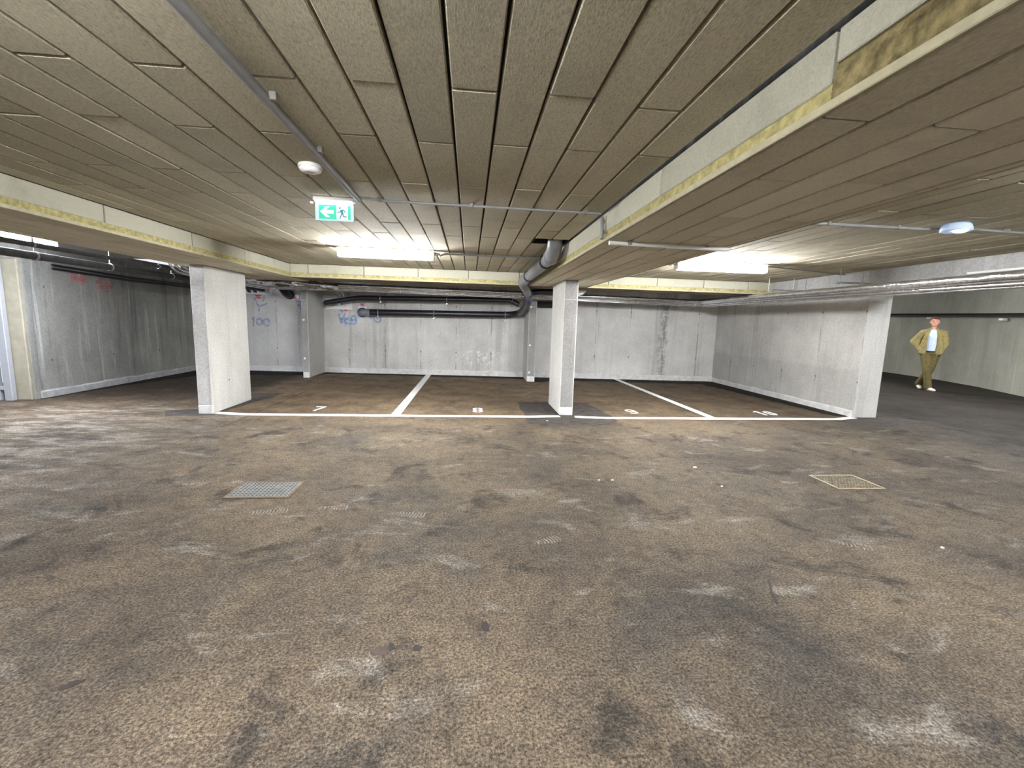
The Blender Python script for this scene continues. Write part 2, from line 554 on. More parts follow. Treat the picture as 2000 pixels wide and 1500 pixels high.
# ------------------------------------------------------------ floor
bm = MB()
xs = [-8.6 + i * 0.6 for i in range(44)]
ys = [YB - 0.2 + i * 0.6 for i in range(36)]
vs = [(x, y, 0) for y in ys for x in xs]
fs = [(j * len(xs) + i, j * len(xs) + i + 1, (j + 1) * len(xs) + i + 1, (j + 1) * len(xs) + i) for j in range(len(ys) - 1) for i in range(len(xs) - 1)]
bm.add(vs, fs)
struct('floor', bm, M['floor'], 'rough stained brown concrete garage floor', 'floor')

# ------------------------------------------------------------ walls
def wall_line(name, pts, z0, z1, th, mat, label, cat='wall'):
    """wall along a polyline; thickness goes to the left of the walking direction"""
    b = MB()
    P = [Vector((x, y)) for x, y in pts]
    N = []
    for i in range(len(P)):
        d = (P[min(i + 1, len(P) - 1)] - P[max(i - 1, 0)]).normalized()
        N.append(Vector((-d.y, d.x)))
    a = [(p.x, p.y) for p in P]
    c = [(p.x + n.x * th, p.y + n.y * th) for p, n in zip(P, N)]
    b.prism(a + c[::-1], z0, z1)
    return struct(name, b, mat, label, cat)

wall_line('wall_back', [(-6.8, bwy(-6.8)), (6.5, bwy(6.5))], 0, 2.6, 0.25, M['wall_back'], 'pale grey board-marked concrete wall behind the parking bays')
bm = MB()
bm.box((6.29, 6.66, 0), (6.71, 12, ZB), bev=0.012)
struct('wall_right', bm, M['wall_right'], 'thick grey concrete wall closing bay ten', 'wall')
bm = MB()
bm.box((-6.9, 7.42, 0), (-6.6, 12, 2.4))
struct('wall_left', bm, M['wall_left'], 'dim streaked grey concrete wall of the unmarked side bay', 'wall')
wall_line('wall_far', [(9.3, YB - 0.1), (10.9, 5.2), (12.0, 7.35), (12.97, 9.2), (13.85, 10.9), (14.4, 12.4), (14.72, 14.2), (14.8, 17.3)][::-1], 0, 2.78, 0.25, M['wall_far'], 'dim greenish grey curved wall behind the walking man')
bm = MB()
for a, c, lo in ((-8.85, -4.6, 0), (6.6, 12, 0), (-4.6, 6.6, 2.22)):   # unseen opening added behind the camera to let sky light in
    bm.box((a, YB - 0.25, lo), (c, YB, 3))
struct('wall_rear', bm, M['wall_back'])
bm = MB()
bm.box((-8.85, YB, 0), (-8.6, 7.6, 3))
bm.box((-8.6, 7.45, 0), (-7.5, 7.7, 2.6))
struct('wall_side', bm, M['wall_left'])
bm = MB()
bm.box((6.5, 17.2, 0), (15.2, 17.45, 3))
struct('wall_alley', bm, M['wall_far'])
# beige end of the left wall with a white steel gate frame
bm = MB()
bm.box((-6.90, 7.36, 0), (-6.605, 7.42, 2.1), bev=0.01)
struct('trim_1', bm, M['post'], 'beige rendered end of the dim side wall', 'wall end')
d = thing('gate_frame', 'white steel gate frame standing beside the beige wall end', 'gate', (-6.97, 7.3, 0))
b = MB(); b.box((-6.90, 7.27, 0), (-6.79, 7.345, 2.12), bev=0.008); b.build('post', M['door_white'], d)
b = MB(); b.box((-7.6, 7.27, 0), (-6.965, 7.345, 2.12), bev=0.008); b.build('leaf', M['door_white'], d)
b = MB(); b.box((-6.97, 7.28, 0.16), (-6.89, 7.34, 0.22), bev=0.006); b.build('hinge', M['door_white'], d)
b = MB(); b.box((-6.97, 7.28, 1.75), (-6.89, 7.34, 1.81), bev=0.006); b.build('hinge', M['door_white'], d)

# ragged rendered plinth along the foot of the walls
def plinth(name, p0, p1, nrm, h=0.13, th=0.018, seed=0, mat='plinth'):
    b = MB()
    P0, P1, N = Vector((*p0, 0)), Vector((*p1, 0)), Vector((*nrm, 0)).normalized()
    n = int((P1 - P0).length / 0.12)
    rings = []
    for i in range(n + 1):
        p = P0.lerp(P1, i / n)
        q = 0.5 + 0.5 * noise.noise(Vector((i * 0.31, seed, 0)))
        hh = h * (0.8 + 0.4 * q)
        t1 = th * (0.7 + 0.7 * q)
        bot = 0.0
        rings.append([p - N * 0.01 + Vector((0, 0, bot)), p + N * (t1 * 1.5) + Vector((0, 0, bot)), p + N * t1 + Vector((0, 0, hh * 0.8)), p + N * 0.002 + Vector((0, 0, hh)), p - N * 0.01 + Vector((0, 0, hh))])
    b.loft(rings, smooth=False)
    o = b.build(name, M[mat])
    o['kind'] = 'structure'
    return o
plinth('baseboard_back', (-6.6, bwy(-6.6)), (6.29, bwy(6.29)), (0, -1), seed=1)
plinth('baseboard_right', (6.29, bwy(6.29)), (6.29, 6.68), (-1, 0), h=0.11, th=0.01, seed=2)
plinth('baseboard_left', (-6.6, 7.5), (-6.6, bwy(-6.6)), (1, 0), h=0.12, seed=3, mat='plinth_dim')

# black bitumen strips on the floor along the walls
def tar_strip(name, p0, p1, nrm, wid, seed, label):
    b = MB()
    P0, P1, N = Vector((*p0, 0)), Vector((*p1, 0)), Vector((*nrm, 0)).normalized()
    n = int((P1 - P0).length / 0.06)
    vs, fs = [], []
    for i in range(n + 1):
        t = i / n
        p = P0.lerp(P1, t)
        w = wid(t) * (1 + 0.22 * noise.noise(Vector((i * 0.19, seed, 0))) + 0.12 * noise.noise(Vector((i * 0.7, seed, 3))))
        vs += [p + Vector((0, 0, 0.004)), p + N * w + Vector((0, 0, 0.002))]
        if i:
            fs.append((2 * i - 2, 2 * i - 1, 2 * i + 1, 2 * i))
    b.add(vs, fs)
    o = b.build(name, M['tar'])
    o['kind'] = 'structure'
    o['label'] = label
    o['category'] = 'floor strip'
tar_strip('trim_2', (6.275, 10.98), (6.275, 6.75), (-1, 0), lambda t: 0.62 - 0.40 * t, 1, 'black bitumen strip on the floor along the bay ten wall')
tar_strip('trim_3', (-6.58, bwy(-6.5) - 0.02), (-3.75, bwy(-3.7) - 0.02), (0, -1), lambda t: 0.55 + 0.25 * sin(t * 3), 2, 'black bitumen strip on the floor of the unmarked side bay')
tar_strip('trim_4', (-3.55, bwy(-3.5) - 0.02), (6.2, bwy(6.2) - 0.02), (0, -1), lambda t: 0.20 + 0.45 * t, 3, 'black bitumen strip on the floor along the back wall')
tar_strip('trim_5', (-6.585, 7.45), (-6.585, bwy(-6.5)), (1, 0), lambda t: 0.06 + 1.0 * t * t, 4, 'black bitumen strip on the floor along the dim side wall')
tar_strip('trim_6', (1.56, bwy(1.5) - 0.02), (3.4, bwy(3.4) - 0.02), (0, -1), lambda t: 0.8 * (1 - t) + 0.1, 5, 'black bitumen patch on the floor beside the rear pillar')

# ------------------------------------------------------------ board ceilings
def boards(b, x0, x1, y0, y1, z, th=0.03, x_seam=0.096, w=0.1838, L=1.225, j0=1.835, j1=2.33, gap=0.011, along='y', hole=None, lo=0.1, hi=0.9):
    """rows of long boards running along y (or x); staggered end joints"""
    i0 = math.floor((x0 - x_seam) / w) - 1
    i1 = math.ceil((x1 - x_seam) / w) + 1
    for i in range(i0, i1):
        a, c = max(x0, x_seam + i * w), min(x1, x_seam + (i + 1) * w)
        if c - a < 0.03:
            continue
        base = (j0 if i % 2 else j1) + random.uniform(-0.03, 0.03)
        k0 = math.floor((y0 - base) / L)
        for k in range(k0, math.ceil((y1 - base) / L) + 1):
            p, q = max(y0, base + k * L), min(y1, base + (k + 1) * L)
            if q - p < 0.03:
                continue
            pieces = [(p, q)]
            if hole and a < hole[1] and c > hole[0]:
                pieces = [(u, v) for u, v in ((p, min(q, hole[2])), (max(p, hole[3]), q)) if v - u > 0.03]
            tone = random.uniform(lo, hi)
            dz = random.uniform(-0.002, 0.002)
            g = gap / 2
            for u, v in pieces:
                if along == 'y':
                    b.box((a + g, u + 0.006, z + dz), (c - g, v - 0.006, z + th), tone, bev=0.005)
                else:
                    b.box((u + 0.006, a + g, z + dz), (v - 0.006, c - g, z + th), tone, bev=0.005)
    return b
def backing(b, x0, x1, y0, y1, z):
    b.box((x0, y0, z + 0.024), (x1, y1, z + 0.05), 0.5, mi=1)
HOLE = (0.655, 1.03, 4.72, 5.02)
b = MB(); boards(b, LBX1, BX0, YB, CY0, ZC, hole=HOLE)
backing(b, LBX1, 0.655, YB, CY0, ZC); backing(b, 0.655, BX0, YB, 4.72, ZC); backing(b, 0.655, BX0, 5.02, CY0, ZC)
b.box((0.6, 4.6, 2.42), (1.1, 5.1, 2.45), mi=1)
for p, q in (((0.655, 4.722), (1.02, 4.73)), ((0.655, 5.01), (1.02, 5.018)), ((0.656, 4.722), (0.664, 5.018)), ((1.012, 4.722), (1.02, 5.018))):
    b.box((*p, 2.252), (*q, 2.42), mi=1)  # dark liner added so the inside of the pipe hole looks shaded
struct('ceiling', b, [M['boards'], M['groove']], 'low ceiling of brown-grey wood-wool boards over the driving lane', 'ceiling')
b = MB(); boards(b, BX1, RBX0, YB, CY0, ZC); backing(b, BX1, RBX0, YB, CY0, ZC)
struct('ceiling_right', b, [M['boards'], M['groove']], 'low ceiling of brown-grey boards between the middle beam and the bare beam', 'ceiling')
b = MB(); b.box((-6.9, CY1, 2.5), (6.7, 12, 2.6)); b.box((RBX0, CY0, 2.5), (6.7, CY1, 2.6))
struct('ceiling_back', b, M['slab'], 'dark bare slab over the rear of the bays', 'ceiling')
b = MB(); b.box((-8.85, YB, 2.32), (LBX0, CY1 + 0.3, 2.6))
struct('ceiling_left', b, M['beam_concrete'], 'bare concrete slab over the unmarked side bay', 'ceiling')
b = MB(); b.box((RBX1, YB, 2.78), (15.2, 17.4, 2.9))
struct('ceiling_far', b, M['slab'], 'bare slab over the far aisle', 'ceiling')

# ------------------------------------------------------------ beams
def beam(name, label, x0, x1, y0, y1, faces, joints, j0, seam, broken=None):
    t = thing(name, label, 'beam', ((x0 + x1) / 2, (y0 + y1) / 2, ZB))
    b = MB(); b.box((x0 + 0.03, y0, ZB + 0.03), (x1 - 0.03, y1, ZC + 0.3)); b.build('core', M['slab'], t)
    b = MB(); bw = MB(); be = MB()
    for xf, sgn in faces:
        cuts = [y0] + [q for q in joints if y0 < q < y1] + [y1]
        for p, q in zip(cuts, cuts[1:]):
            lo = ZB + (0.072 if not (broken and sgn < 0 and q < broken + 0.01) else 0.125)
            b.box((xf, p + 0.006, lo), (xf - sgn * 0.03, q - 0.006, ZC - 0.004), random.uniform(0.2, 0.8), bev=0.004)
        if broken and sgn < 0:
            n = 60
            bo = MB()
            rings = []
            for i in range(n + 1):
                yy = y0 + (broken - y0) * i / n
                k = noise.noise(Vector((yy * 7, 1, 0))) * 0.012
                rings.append([Vector((xf + 0.03, yy, ZB + 0.03)), Vector((xf + 0.004 + k, yy, ZB + 0.03)), Vector((xf + 0.006 + k * 1.6, yy, ZB + 0.08 + k)), Vector((xf + 0.016 + k, yy, ZB + 0.13)), Vector((xf + 0.03, yy, ZB + 0.135))])
            bo.loft(rings, smooth=False)
            bo.build('torn_wool', M['old_wool'], t)
        bw.box((xf + sgn * -0.006, broken if broken and sgn < 0 else y0, ZB + 0.028), (xf - sgn * 0.03, y1, ZB + 0.075))
        be.box((xf + sgn * 0.004, y0, ZB), (xf - sgn * 0.012, y1, ZB + 0.028), bev=0.003)
    b.build('facing', M['facing'], t)
    bw.build('wool_strip', M['wool'], t)
    be.build('edge_board', M['edge'], t)
    b = MB(); boards(b, x0 + 0.012, x1 - 0.012, y0, y1, ZB, 0.028, x_seam=seam, w=0.195, j0=j0, j1=j0 + 0.55, gap=0.018)
    b.box((x0 + 0.02, y0, ZB + 0.024), (x1 - 0.02, y1, ZB + 0.04), mi=1)
    b.build('soffit', [M['soffit'], M['groove']], t)
    return t
beam('board_clad_beam', 'board-clad beam running over the middle pillar', BX0, BX1, YB, CY0, ((BX0, -1), (BX1, 1)), [-1.2, 0.05, 1.305, 2.49, 3.62, 4.8, 6.0, 7.1], 1.356, 1.012 + 0.195, broken=1.305)
beam('board_clad_beam', 'board-clad beam running over the pillar nearest the side bay', LBX0, LBX1, YB, CY1 + 0.25, ((LBX1, 1),), [1.7, 2.95, 4.13, 5.31, 6.46, 7.4], 1.6, LBX0 + 0.21)
t = thing('board_clad_beam', 'pale cross beam spanning in front of the rear of the bays', 'beam', (1.3, 8.3, ZB))
b = MB(); b.box((LBX1, CY0 + 0.03, ZB + 0.03), (RBX0, CY1 - 0.01, ZC + 0.3)); b.build('core', M['slab'], t)
b = MB(); cuts = [LBX1, -2.71, -1.797, -0.896, -0.035, 0.85, BX0]
for p, q in list(zip(cuts, cuts[1:])) + list(zip([BX1, 2.45, 3.352, 4.233, 5.093], [2.45, 3.352, 4.233, 5.093, RBX0])):
    b.box((p + 0.005, CY0, ZB + 0.072), (q - 0.005, CY0 + 0.03, ZC - 0.004), random.uniform(0.2, 0.8), bev=0.004)
b.build('facing', M['facing'], t)
b = MB(); b.box((LBX1, CY0 + 0.006, ZB + 0.028), (BX0, CY0 + 0.03, ZB + 0.075)); b.box((BX1, CY0 + 0.006, ZB + 0.028), (RBX0, CY0 + 0.03, ZB + 0.075)); b.build('wool_strip', M['wool'], t)
b = MB(); b.box((LBX1, CY0 - 0.004, ZB), (RBX0, CY0 + 0.012, ZB + 0.028)); b.build('edge_board', M['edge'], t)
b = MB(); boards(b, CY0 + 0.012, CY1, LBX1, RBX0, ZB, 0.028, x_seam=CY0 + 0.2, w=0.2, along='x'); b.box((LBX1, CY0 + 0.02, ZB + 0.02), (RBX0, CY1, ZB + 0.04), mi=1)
b.build('soffit', [M['soffit_x_shaded'], M['groove']], t)
# right: bare concrete beam
t = thing('concrete_beam', 'bare grey concrete beam above the bay ten wall', 'beam', (6.2, 5, ZB))
b = MB(); b.box((RBX0, YB, ZB + 0.02), (RBX1, 12, 2.8)); b.build('core', M['beam_concrete'], t)
b = MB(); boards(b, RBX0 + 0.06, RBX1, YB, 12, ZB, 0.02, x_seam=RBX0, w=0.22); b.build('soffit', [M['soffit'], M['groove']], t)

# ------------------------------------------------------------ pillars
def pillar(label, x0, x1, y0, y1, lift=0.30, plugs=(), h=ZB, marks=(), front='pillar_rough'):
    t = thing('concrete_pillar', label, 'pillar', ((x0 + x1) / 2, y0, 0))
    b = MB(); b.box((x0, y0, 0.0), (x1, y1, h), bev=0.012); o = b.build('shaft', [M['pillar']], t)
    # rougher narrow front face, slightly proud
    b = MB(); b.box((x0 + 0.012, y0 - 0.004, 0.13), (x1 - 0.012, y0 + 0.01, 1.745), bev=0.002); b.box((x0 + 0.012, y0 - 0.004, 1.751), (x1 - 0.012, y0 + 0.01, h - 0.012), bev=0.002); b.build('front_face', M[front], t)
    b = MB(); b.box((x0 + 0.004, y0 - 0.007, 0.0), (x1 - 0.004, y0 + 0.02, 0.122), bev=0.006); b.build('base_block', M['plinth'], t)
    for z in plugs:
        b = MB(); b.lathe([(0.0, -0.004), (0.024, -0.004), (0.026, 0.002), (0.020, 0.006), (0.018, 0.003), (0.0, 0.003)], (x0 + 0.05, y0 - 0.005, z), (0, -1, 0), 16); b.build('plug', M['white'], t)
    if marks:
        for (yy, zz, r) in marks:
            b = MB(); b.lathe([(0.0, 0.0), (r, 0.0), (r * 0.7, 0.002), (0, 0.002)], (x1 + 0.0005, yy, zz), (1, 0, 0), 10); b.build('hole', M['pit'], t)
    return t
pillar('concrete pillar at the corner between bay seven and the unmarked side bay', -3.735, -3.54, 6.49, 7.6, marks=((6.95, 0.42, 0.012),), front='pillar_pale')
pillar('narrow concrete pillar standing between bays eight and nine', 1.38, 1.59, 6.62, 7.56)
pillar('rear concrete pillar beside bay seven, against the back wall', -3.73, -3.585, 10.45, bwy(-3.6) + 0.02, plugs=(1.3, 0.44), h=2.5)
pillar('rear concrete pillar under the black drain elbow, against the back wall', 1.36, 1.545, 10.42, bwy(1.4) + 0.02, plugs=(1.74, 0.86, 0.22), h=2.5)
# specks on the front pillar's narrow face
# white-washed end face of the right-hand wall
b = MB(); b.box((6.30, 6.655, 0.0), (6.70, 6.668, 1.86), bev=0.003); b.box((6.30, 6.655, 1.866), (6.70, 6.668, ZB - 0.005), bev=0.003)
struct('trim_7', b, M['pillar'], 'smooth pale end face of the bay ten wall', 'wall end')

# ------------------------------------------------------------ lane markings
def flat(name, pts, z, mat, label, cat, group=None, th=0.003):
    b = MB(); b.prism(pts, 0.0, z)
    c = (sum(p[0] for p in pts) / len(pts), sum(p[1] for p in pts) / len(pts), 0)
    return tag(b.build(name, mat, origin=c), label, cat, group)
PW = 0.11
def stripe(label, pts, w=PW):
    b = MB(); b.ribbon(pts, w, Matrix.Translation((0, 0, 0.001)), 0.004)
    c = (pts[0][0], pts[0][1], 0)
    return tag(b.build('parking_line', M['paint'], origin=c), label, 'parking line', 'white bay lines')
stripe('white painted line across the front of bays seven and eight', [(-3.56, 6.56), (-3.1, 6.47), (-1.0, 6.47), (0.9, 6.48), (1.37, 6.53)], 0.12)
stripe('white painted line across the front of bays nine and ten', [(1.6, 6.50), (2.05, 6.44), (3.8, 6.46), (5.9, 6.51), (6.28, 6.64)], 0.12)
stripe('white painted line dividing bay seven from bay eight', [(-1.055, 6.53), (-1.015, bwy(-1) - 0.02)], 0.13)
stripe('white painted line dividing bay nine from bay ten', [(3.785, 6.52), (3.77, bwy(3.77) - 0.03)], 0.12)
def digits(text, cx, cy, w, h, label, gap=0.035):
    b = MB()
    def arc(c, rx, ry, a0, a1, n=14):
        return [(c[0] + rx * cos(radians(a0 + (a1 - a0) * k / n)), c[1] + ry * sin(radians(a0 + (a1 - a0) * k / n))) for k in range(n + 1)]
    n = len(text)
    tot = n * w + (n - 1) * gap
    s = 0.038
    for i, ch in enumerate(text):
        X = cx - tot / 2 + i * (w + gap)
        Y = cy - h / 2
        T = Matrix.Translation((X, Y, 0.001))
        r = w / 2 - s / 2
        if ch == '7':
            b.ribbon([(0, h - s / 2), (w, h - s / 2)], s, T)
            b.ribbon([(w - s * 0.55, h - s), (w * 0.42, 0)], s, T)
        elif ch == '1':
            b.ribbon([(w * 0.55, 0), (w * 0.55, h)], s * 1.1, T)
            b.ribbon([(w * 0.5, h - s * 0.7), (0.01, h - s * 2.1)], s * 0.8, T)
        elif ch == '0':
            b.ribbon(arc((w / 2, h / 2), r, h / 2 - s / 2, 100, 260), s, T)
            b.ribbon(arc((w / 2, h / 2), r, h / 2 - s / 2, -80, 80), s, T)
        elif ch == '8':
            q = h * 0.25
            for cyy in (h * 0.26, h * 0.74):
                b.ribbon(arc((w / 2, cyy), r, q - s / 2 + 0.01, 100, 260), s, T)
                b.ribbon(arc((w / 2, cyy), r, q - s / 2 + 0.01, -80, 80), s, T)
        elif ch == '9':
            b.ribbon(arc((w / 2, h * 0.70), r, h * 0.30 - s / 2, 0, 360, 22), s, T)
            b.ribbon([(w - s / 2, h * 0.70), (w - s / 2, h * 0.42)] + arc((w / 2, h * 0.30), r, h * 0.3 - s / 2, 0, -150, 12), s, T)
    return tag(b.build('bay_number', M['paint'], origin=(cx, cy, 0)), label, 'number', 'painted bay numbers')
digits('7', -2.27, 6.93, 0.15, 0.33, 'white number 7 painted on the floor of its bay')
digits('8', 0.147, 6.94, 0.16, 0.33, 'white number 8 painted on the floor of its bay')
digits('9', 2.645, 6.95, 0.16, 0.33, 'white number 9 painted on the floor of its bay')
digits('10', 4.945, 6.93, 0.14, 0.32, 'white number 10 painted on the floor of its bay')
def ragged(pts, amp, step=0.08, seed=0):
    out = []
    for i in range(len(pts)):
        a, c = Vector(pts[i]), Vector(pts[(i + 1) % len(pts)])
        n = max(1, int((c - a).length / step))
        for k in range(n):
            p = a.lerp(c, k / n)
            out.append((p.x + amp * noise.noise(Vector((p.x * 3, p.y * 3, seed))), p.y + amp * noise.noise(Vector((p.x * 3, p.y * 3, seed + 9)))))
    return out
flat('asphalt_patch', ragged([(0.86, 7.70), (0.83, 5.98), (1.75, 5.96), (2.2, 6.25), (2.1, 7.72)], 0.05), 0.0012, M['patch'], 'dark asphalt patch around the foot of the narrow middle pillar', 'floor patch')
flat('asphalt_patch', ragged([(5.7, 6.42), (5.9, 6.02), (6.6, 6.0), (7.3, 6.5), (7.0, 6.7), (6.2, 6.62)], 0.1, seed=4), 0.0012, M['patch'], 'dark patch in front of the end of the bay ten wall', 'floor patch')
flat('asphalt_patch', ragged([(-4.3, 6.66), (-4.1, 6.35), (-3.5, 6.38), (-3.4, 7.5), (-3.3, 8.3), (-3.9, 8.3), (-3.9, 6.8)], 0.08, seed=8), 0.0012, M['patch'], 'dark patch around the foot of the side bay corner pillar', 'floor patch')
# stains, chips and dusty boot prints
def blob(name, x, y, rx, ry, rot, mat, label, cat, seed, z=0.002):
    pts = []
    for k in range(26):
        a = 2 * pi * k / 26
        q = 1 + 0.45 * noise.noise(Vector((cos(a) * 1.6, sin(a) * 1.6, seed)))
        u, v = cos(a) * rx * q, sin(a) * ry * q
        pts.append((x + u * cos(rot) - v * sin(rot), y + u * sin(rot) + v * cos(rot)))
    return flat(name, pts, z, mat, label, cat, None)
blob('tar_spot', 0.094, 1.893, 0.018, 0.035, 0.2, M['stain'], 'small dark tar spot, the most distant of the lane spots', 'stain', 1)
blob('tar_spot', -0.202, 1.772, 0.018, 0.018, 0, M['stain'], 'small round dark tar spot beside the reddish stain', 'stain', 2)
blob('tar_spot', -0.315, 1.785, 0.014, 0.02, 0, M['stain'], 'tiny dark tar spot on the edge of the reddish stain', 'stain', 5)
blob('floor_stain', -0.355, 1.765, 0.045, 0.022, 0.2, M['stain_red'], 'reddish brown stain on the driving lane floor', 'stain', 3, 0.0014)
blob('tar_spot', -1.471, 1.652, 0.035, 0.018, 0.6, M['stain'], 'dark tar spot apart from the others, towards the grate side', 'stain', 4)
b = MB(); b.ribbon([(1.60, 1.99), (1.64, 2.09), (1.70, 2.2)], 0.012, Matrix.Translation((0, 0, 0.001)), 0.002)
tag(b.build('scratch_mark', M['stain'], origin=(1.64, 2.09, 0)), 'short dark scratch line on the lane floor', 'stain')
for (x, y, r, lab) in ((2.275, 4.149, 0.018, 'white paint chip lying between the two floor grates'), (1.31, 3.797, 0.013, 'small white paint chip beside another at mid lane'),
                       (1.187, 3.799, 0.01, 'tiny white paint chip beside another at mid lane'), (2.258, 3.629, 0.012, 'small white paint chip in front of the larger chip'),
                       (3.134, 2.504, 0.012, 'white paint chip in front of the dirty grate'), (1.13, 6.22, 0.02, 'white paint chip on the dark patch before the middle pillar')):
    blob('paint_chip', x, y, r, r * 0.7, 0.3, M['chip'], lab, 'paint chip', x, 0.005)
def boot_print(x, y, rot, ln, wd, lab):
    b = MB()
    T = Matrix.Translation((x, y, 0.001)) @ Matrix.Rotation(rot, 4, 'Z')
    n = int(ln / 0.022)
    for i in range(n):
        u = -ln / 2 + i * 0.022
        w = wd * (0.75 if u < 0 else 1.0) * math.sqrt(max(0.05, 1 - (2 * u / ln) ** 4))
        b.ribbon([(u, -w / 2), (u + 0.006, 0), (u, w / 2)], 0.010, T, 0.0012)
    return tag(b.build('boot_print', M['dust'], origin=(x, y, 0)), lab, 'boot print', 'dusty boot prints')
boot_print(-1.40, 3.19, 0.15, 0.27, 0.10, 'dusty ribbed boot print just in front of the clean steel grate')
boot_print(-0.965, 3.249, 0.1, 0.24, 0.09, 'faint dusty boot print between the grate and the brighter print')
boot_print(-0.41, 3.118, -0.2, 0.28, 0.10, 'bright dusty boot print on mid lane')
boot_print(0.526, 2.696, 0.35, 0.2, 0.09, 'short dusty boot print near the camera side of mid lane')
boot_print(2.55, 2.558, -0.5, 0.26, 0.09, 'dusty boot print in front of the dirty grate')

# ------------------------------------------------------------ floor grates
def grate(label, c, bar, frame, pit, nx, ny, shade):
    x0, x1 = min(p[0] for p in c), max(p[0] for p in c)
    y0, y1 = min(p[1] for p in c), max(p[1] for p in c)
    t = thing('floor_grate', label, 'grate', ((x0 + x1) / 2, (y0 + y1) / 2, 0))
    b = MB(); b.box((x0, y0, 0.0005), (x1, y1, 0.0015)); b.build('sump', pit, t)
    b = MB()
    e = 0.016
    for p, q in (((x0 - e, y0 - e), (x1 + e, y0)), ((x0 - e, y1), (x1 + e, y1 + e)), ((x0 - e, y0), (x0, y1)), ((x1, y0), (x1 + e, y1))):
        b.box((p[0], p[1], 0.0005), (q[0], q[1], 0.008), bev=0.002)
    b.build('frame', frame, t)
    b = MB()
    for i in range(nx):
        x = x0 + (i + 0.5) * (x1 - x0) / nx
        b.box((x - 0.0085, y0, 0.001), (x + 0.0085, y1, 0.006))
    for j in range(ny):
        y = y0 + (j + 0.5) * (y1 - y0) / ny
        b.box((x0, y - 0.009, 0.001), (x1, y + 0.009, 0.0065))
    b.build('grid', bar, t)
grate('clean galvanised steel grate in the lane floor before bays seven and eight', [(-1.84, 3.455), (-1.385, 3.775)], M['grate'], M['rust'], M['pit'], 15, 9, 0)
grate('dirt-clogged grate with pale frame in the lane floor before bays nine and ten', [(3.315, 3.55), (3.745, 3.885)], M['grate_dirty'], M['rust_pale'], M['pit_dirt'], 14, 9, 0)

# ------------------------------------------------------------ lamps
def tube_lamp(label, x0, x1, y, z=2.188, mat='tube', rot=None, group='fluorescent batten lamps', gland=None):
    t = thing('batten_lamp', label, 'ceiling lamp', ((x0 + x1) / 2, y, z), group)
    def rr(b):
        if rot:
            c = Vector(((x0 + x1) / 2, y, 0))
            Rm = Matrix.Translation(c) @ Matrix.Rotation(rot, 4, 'Z') @ Matrix.Translation(-c)
            b.v = [Rm @ v for v in b.v]
        return b
    def prof(x, k=1.0):
        return [(x, y + cos(radians(172 + 196 * a / 16)) * 0.06 * k, z + sin(radians(172 + 196 * a / 16)) * 0.062 * k) for a in range(17)]
    b = MB(); b.loft([prof(x0 + 0.02, 0.9), prof(x0 + 0.03), prof(x1 - 0.03), prof(x1 - 0.02, 0.9)]); rr(b).build('diffuser', M[mat], t)
    b = MB(); b.box((x0 + 0.02, y - 0.056, z + 0.0085), (x1 - 0.02, y + 0.056, z + 0.058), bev=0.006); rr(b).build('housing', M['white'], t)
    for x, s in ((x0, 1), (x1, -1)):
        b = MB(); b.box((x, y - 0.06, z - 0.058), (x + s * 0.02, y + 0.06, z + 0.058), bev=0.01); rr(b).build('end_cap', M['white'], t)
    for g in (gland or ()):
        s = 1 if g == 'r' else -1
        x = x1 if g == 'r' else x0
        b = MB(); b.lathe([(0.022, 0), (0.022, 0.025), (0.014, 0.05), (0.011, 0.07)], (x, y, z + 0.02), (s, 0, 0), 12); b.build('gland', M['conduit'], t)
    return t
tube_lamp('glowing batten lamp on the ceiling above bays seven and eight', -1.63, -0.455, 5.86, gland='r')
tube_lamp('glowing batten lamp on the ceiling above bays nine and ten', 2.66, 3.9, 5.77, gland='l')
tube_lamp('batten lamp behind the camera over the lane, grate side', -1.6, -0.4, 0.25)
tube_lamp('batten lamp behind the camera over the lane, between the beams', 2.8, 4.0, 0.25)
tube_lamp('cool white batten lamp in the unmarked side bay', -6.05, -4.85, 6.2, z=2.257, mat='tube_cool', rot=radians(105))
tube_lamp('unseen cool white batten lamp added for light from the side bay entrance', -6.1, -4.9, 2.2, z=2.257, mat='tube_cool')  # added out of view, stands in for daylight on the side bay floor
tube_lamp('unseen batten lamp added over the far aisle before the curved wall', 9.0, 10.2, 7.2, z=2.718)  # added out of view to brighten the curved wall
tube_lamp('unseen batten lamp added over the far aisle deeper in, past the walking man', 8.8, 10.0, 12.6, z=2.718)  # another unseen lamp, added to lift the far wall
tube_lamp('unseen batten lamp added over the near end of the far aisle', 7.6, 8.8, 3.0, z=2.718)  # unseen, added for more light in the far aisle

# round emergency luminaire under the right-hand ceiling
t = thing('emergency_light', 'round white emergency light glowing cool blue under the board ceiling', 'emergency light', (3.76, 3.27, 2.2))
b = MB(); b.lathe([(0.0, 0.058), (0.075, 0.058), (0.088, 0.045), (0.098, 0.016), (0.096, 0.004), (0.086, 0.0), (0.0, 0.0)], (3.74, 3.27, 2.19)); b.build('housing', M['led_lens'], t)
b = MB(); b.lathe([(0.0, -0.016), (0.03, -0.014), (0.044, -0.006), (0.048, 0.0), (0.0, 0.0)], (3.73, 3.23, 2.19)); b.build('led', M['led'], t)

# smoke detector
t = thing('smoke_detector', 'round off-white smoke detector beside the long grey conduit', 'smoke detector', (-0.93, 2.76, 2.2))
b = MB(); b.lathe([(0.0, 0.05), (0.062, 0.05), (0.066, 0.036), (0.064, 0.03), (0.0, 0.03)], (-0.92, 2.80, 2.2)); b.build('base', M['white'], t)
b = MB(); b.lathe([(0.058, 0.03), (0.058, 0.018), (0.042, 0.008), (0.018, 0.005), (0.015, 0.01), (0.0, 0.01)], (-0.92, 2.80, 2.2)); b.build('head', M['white'], t)

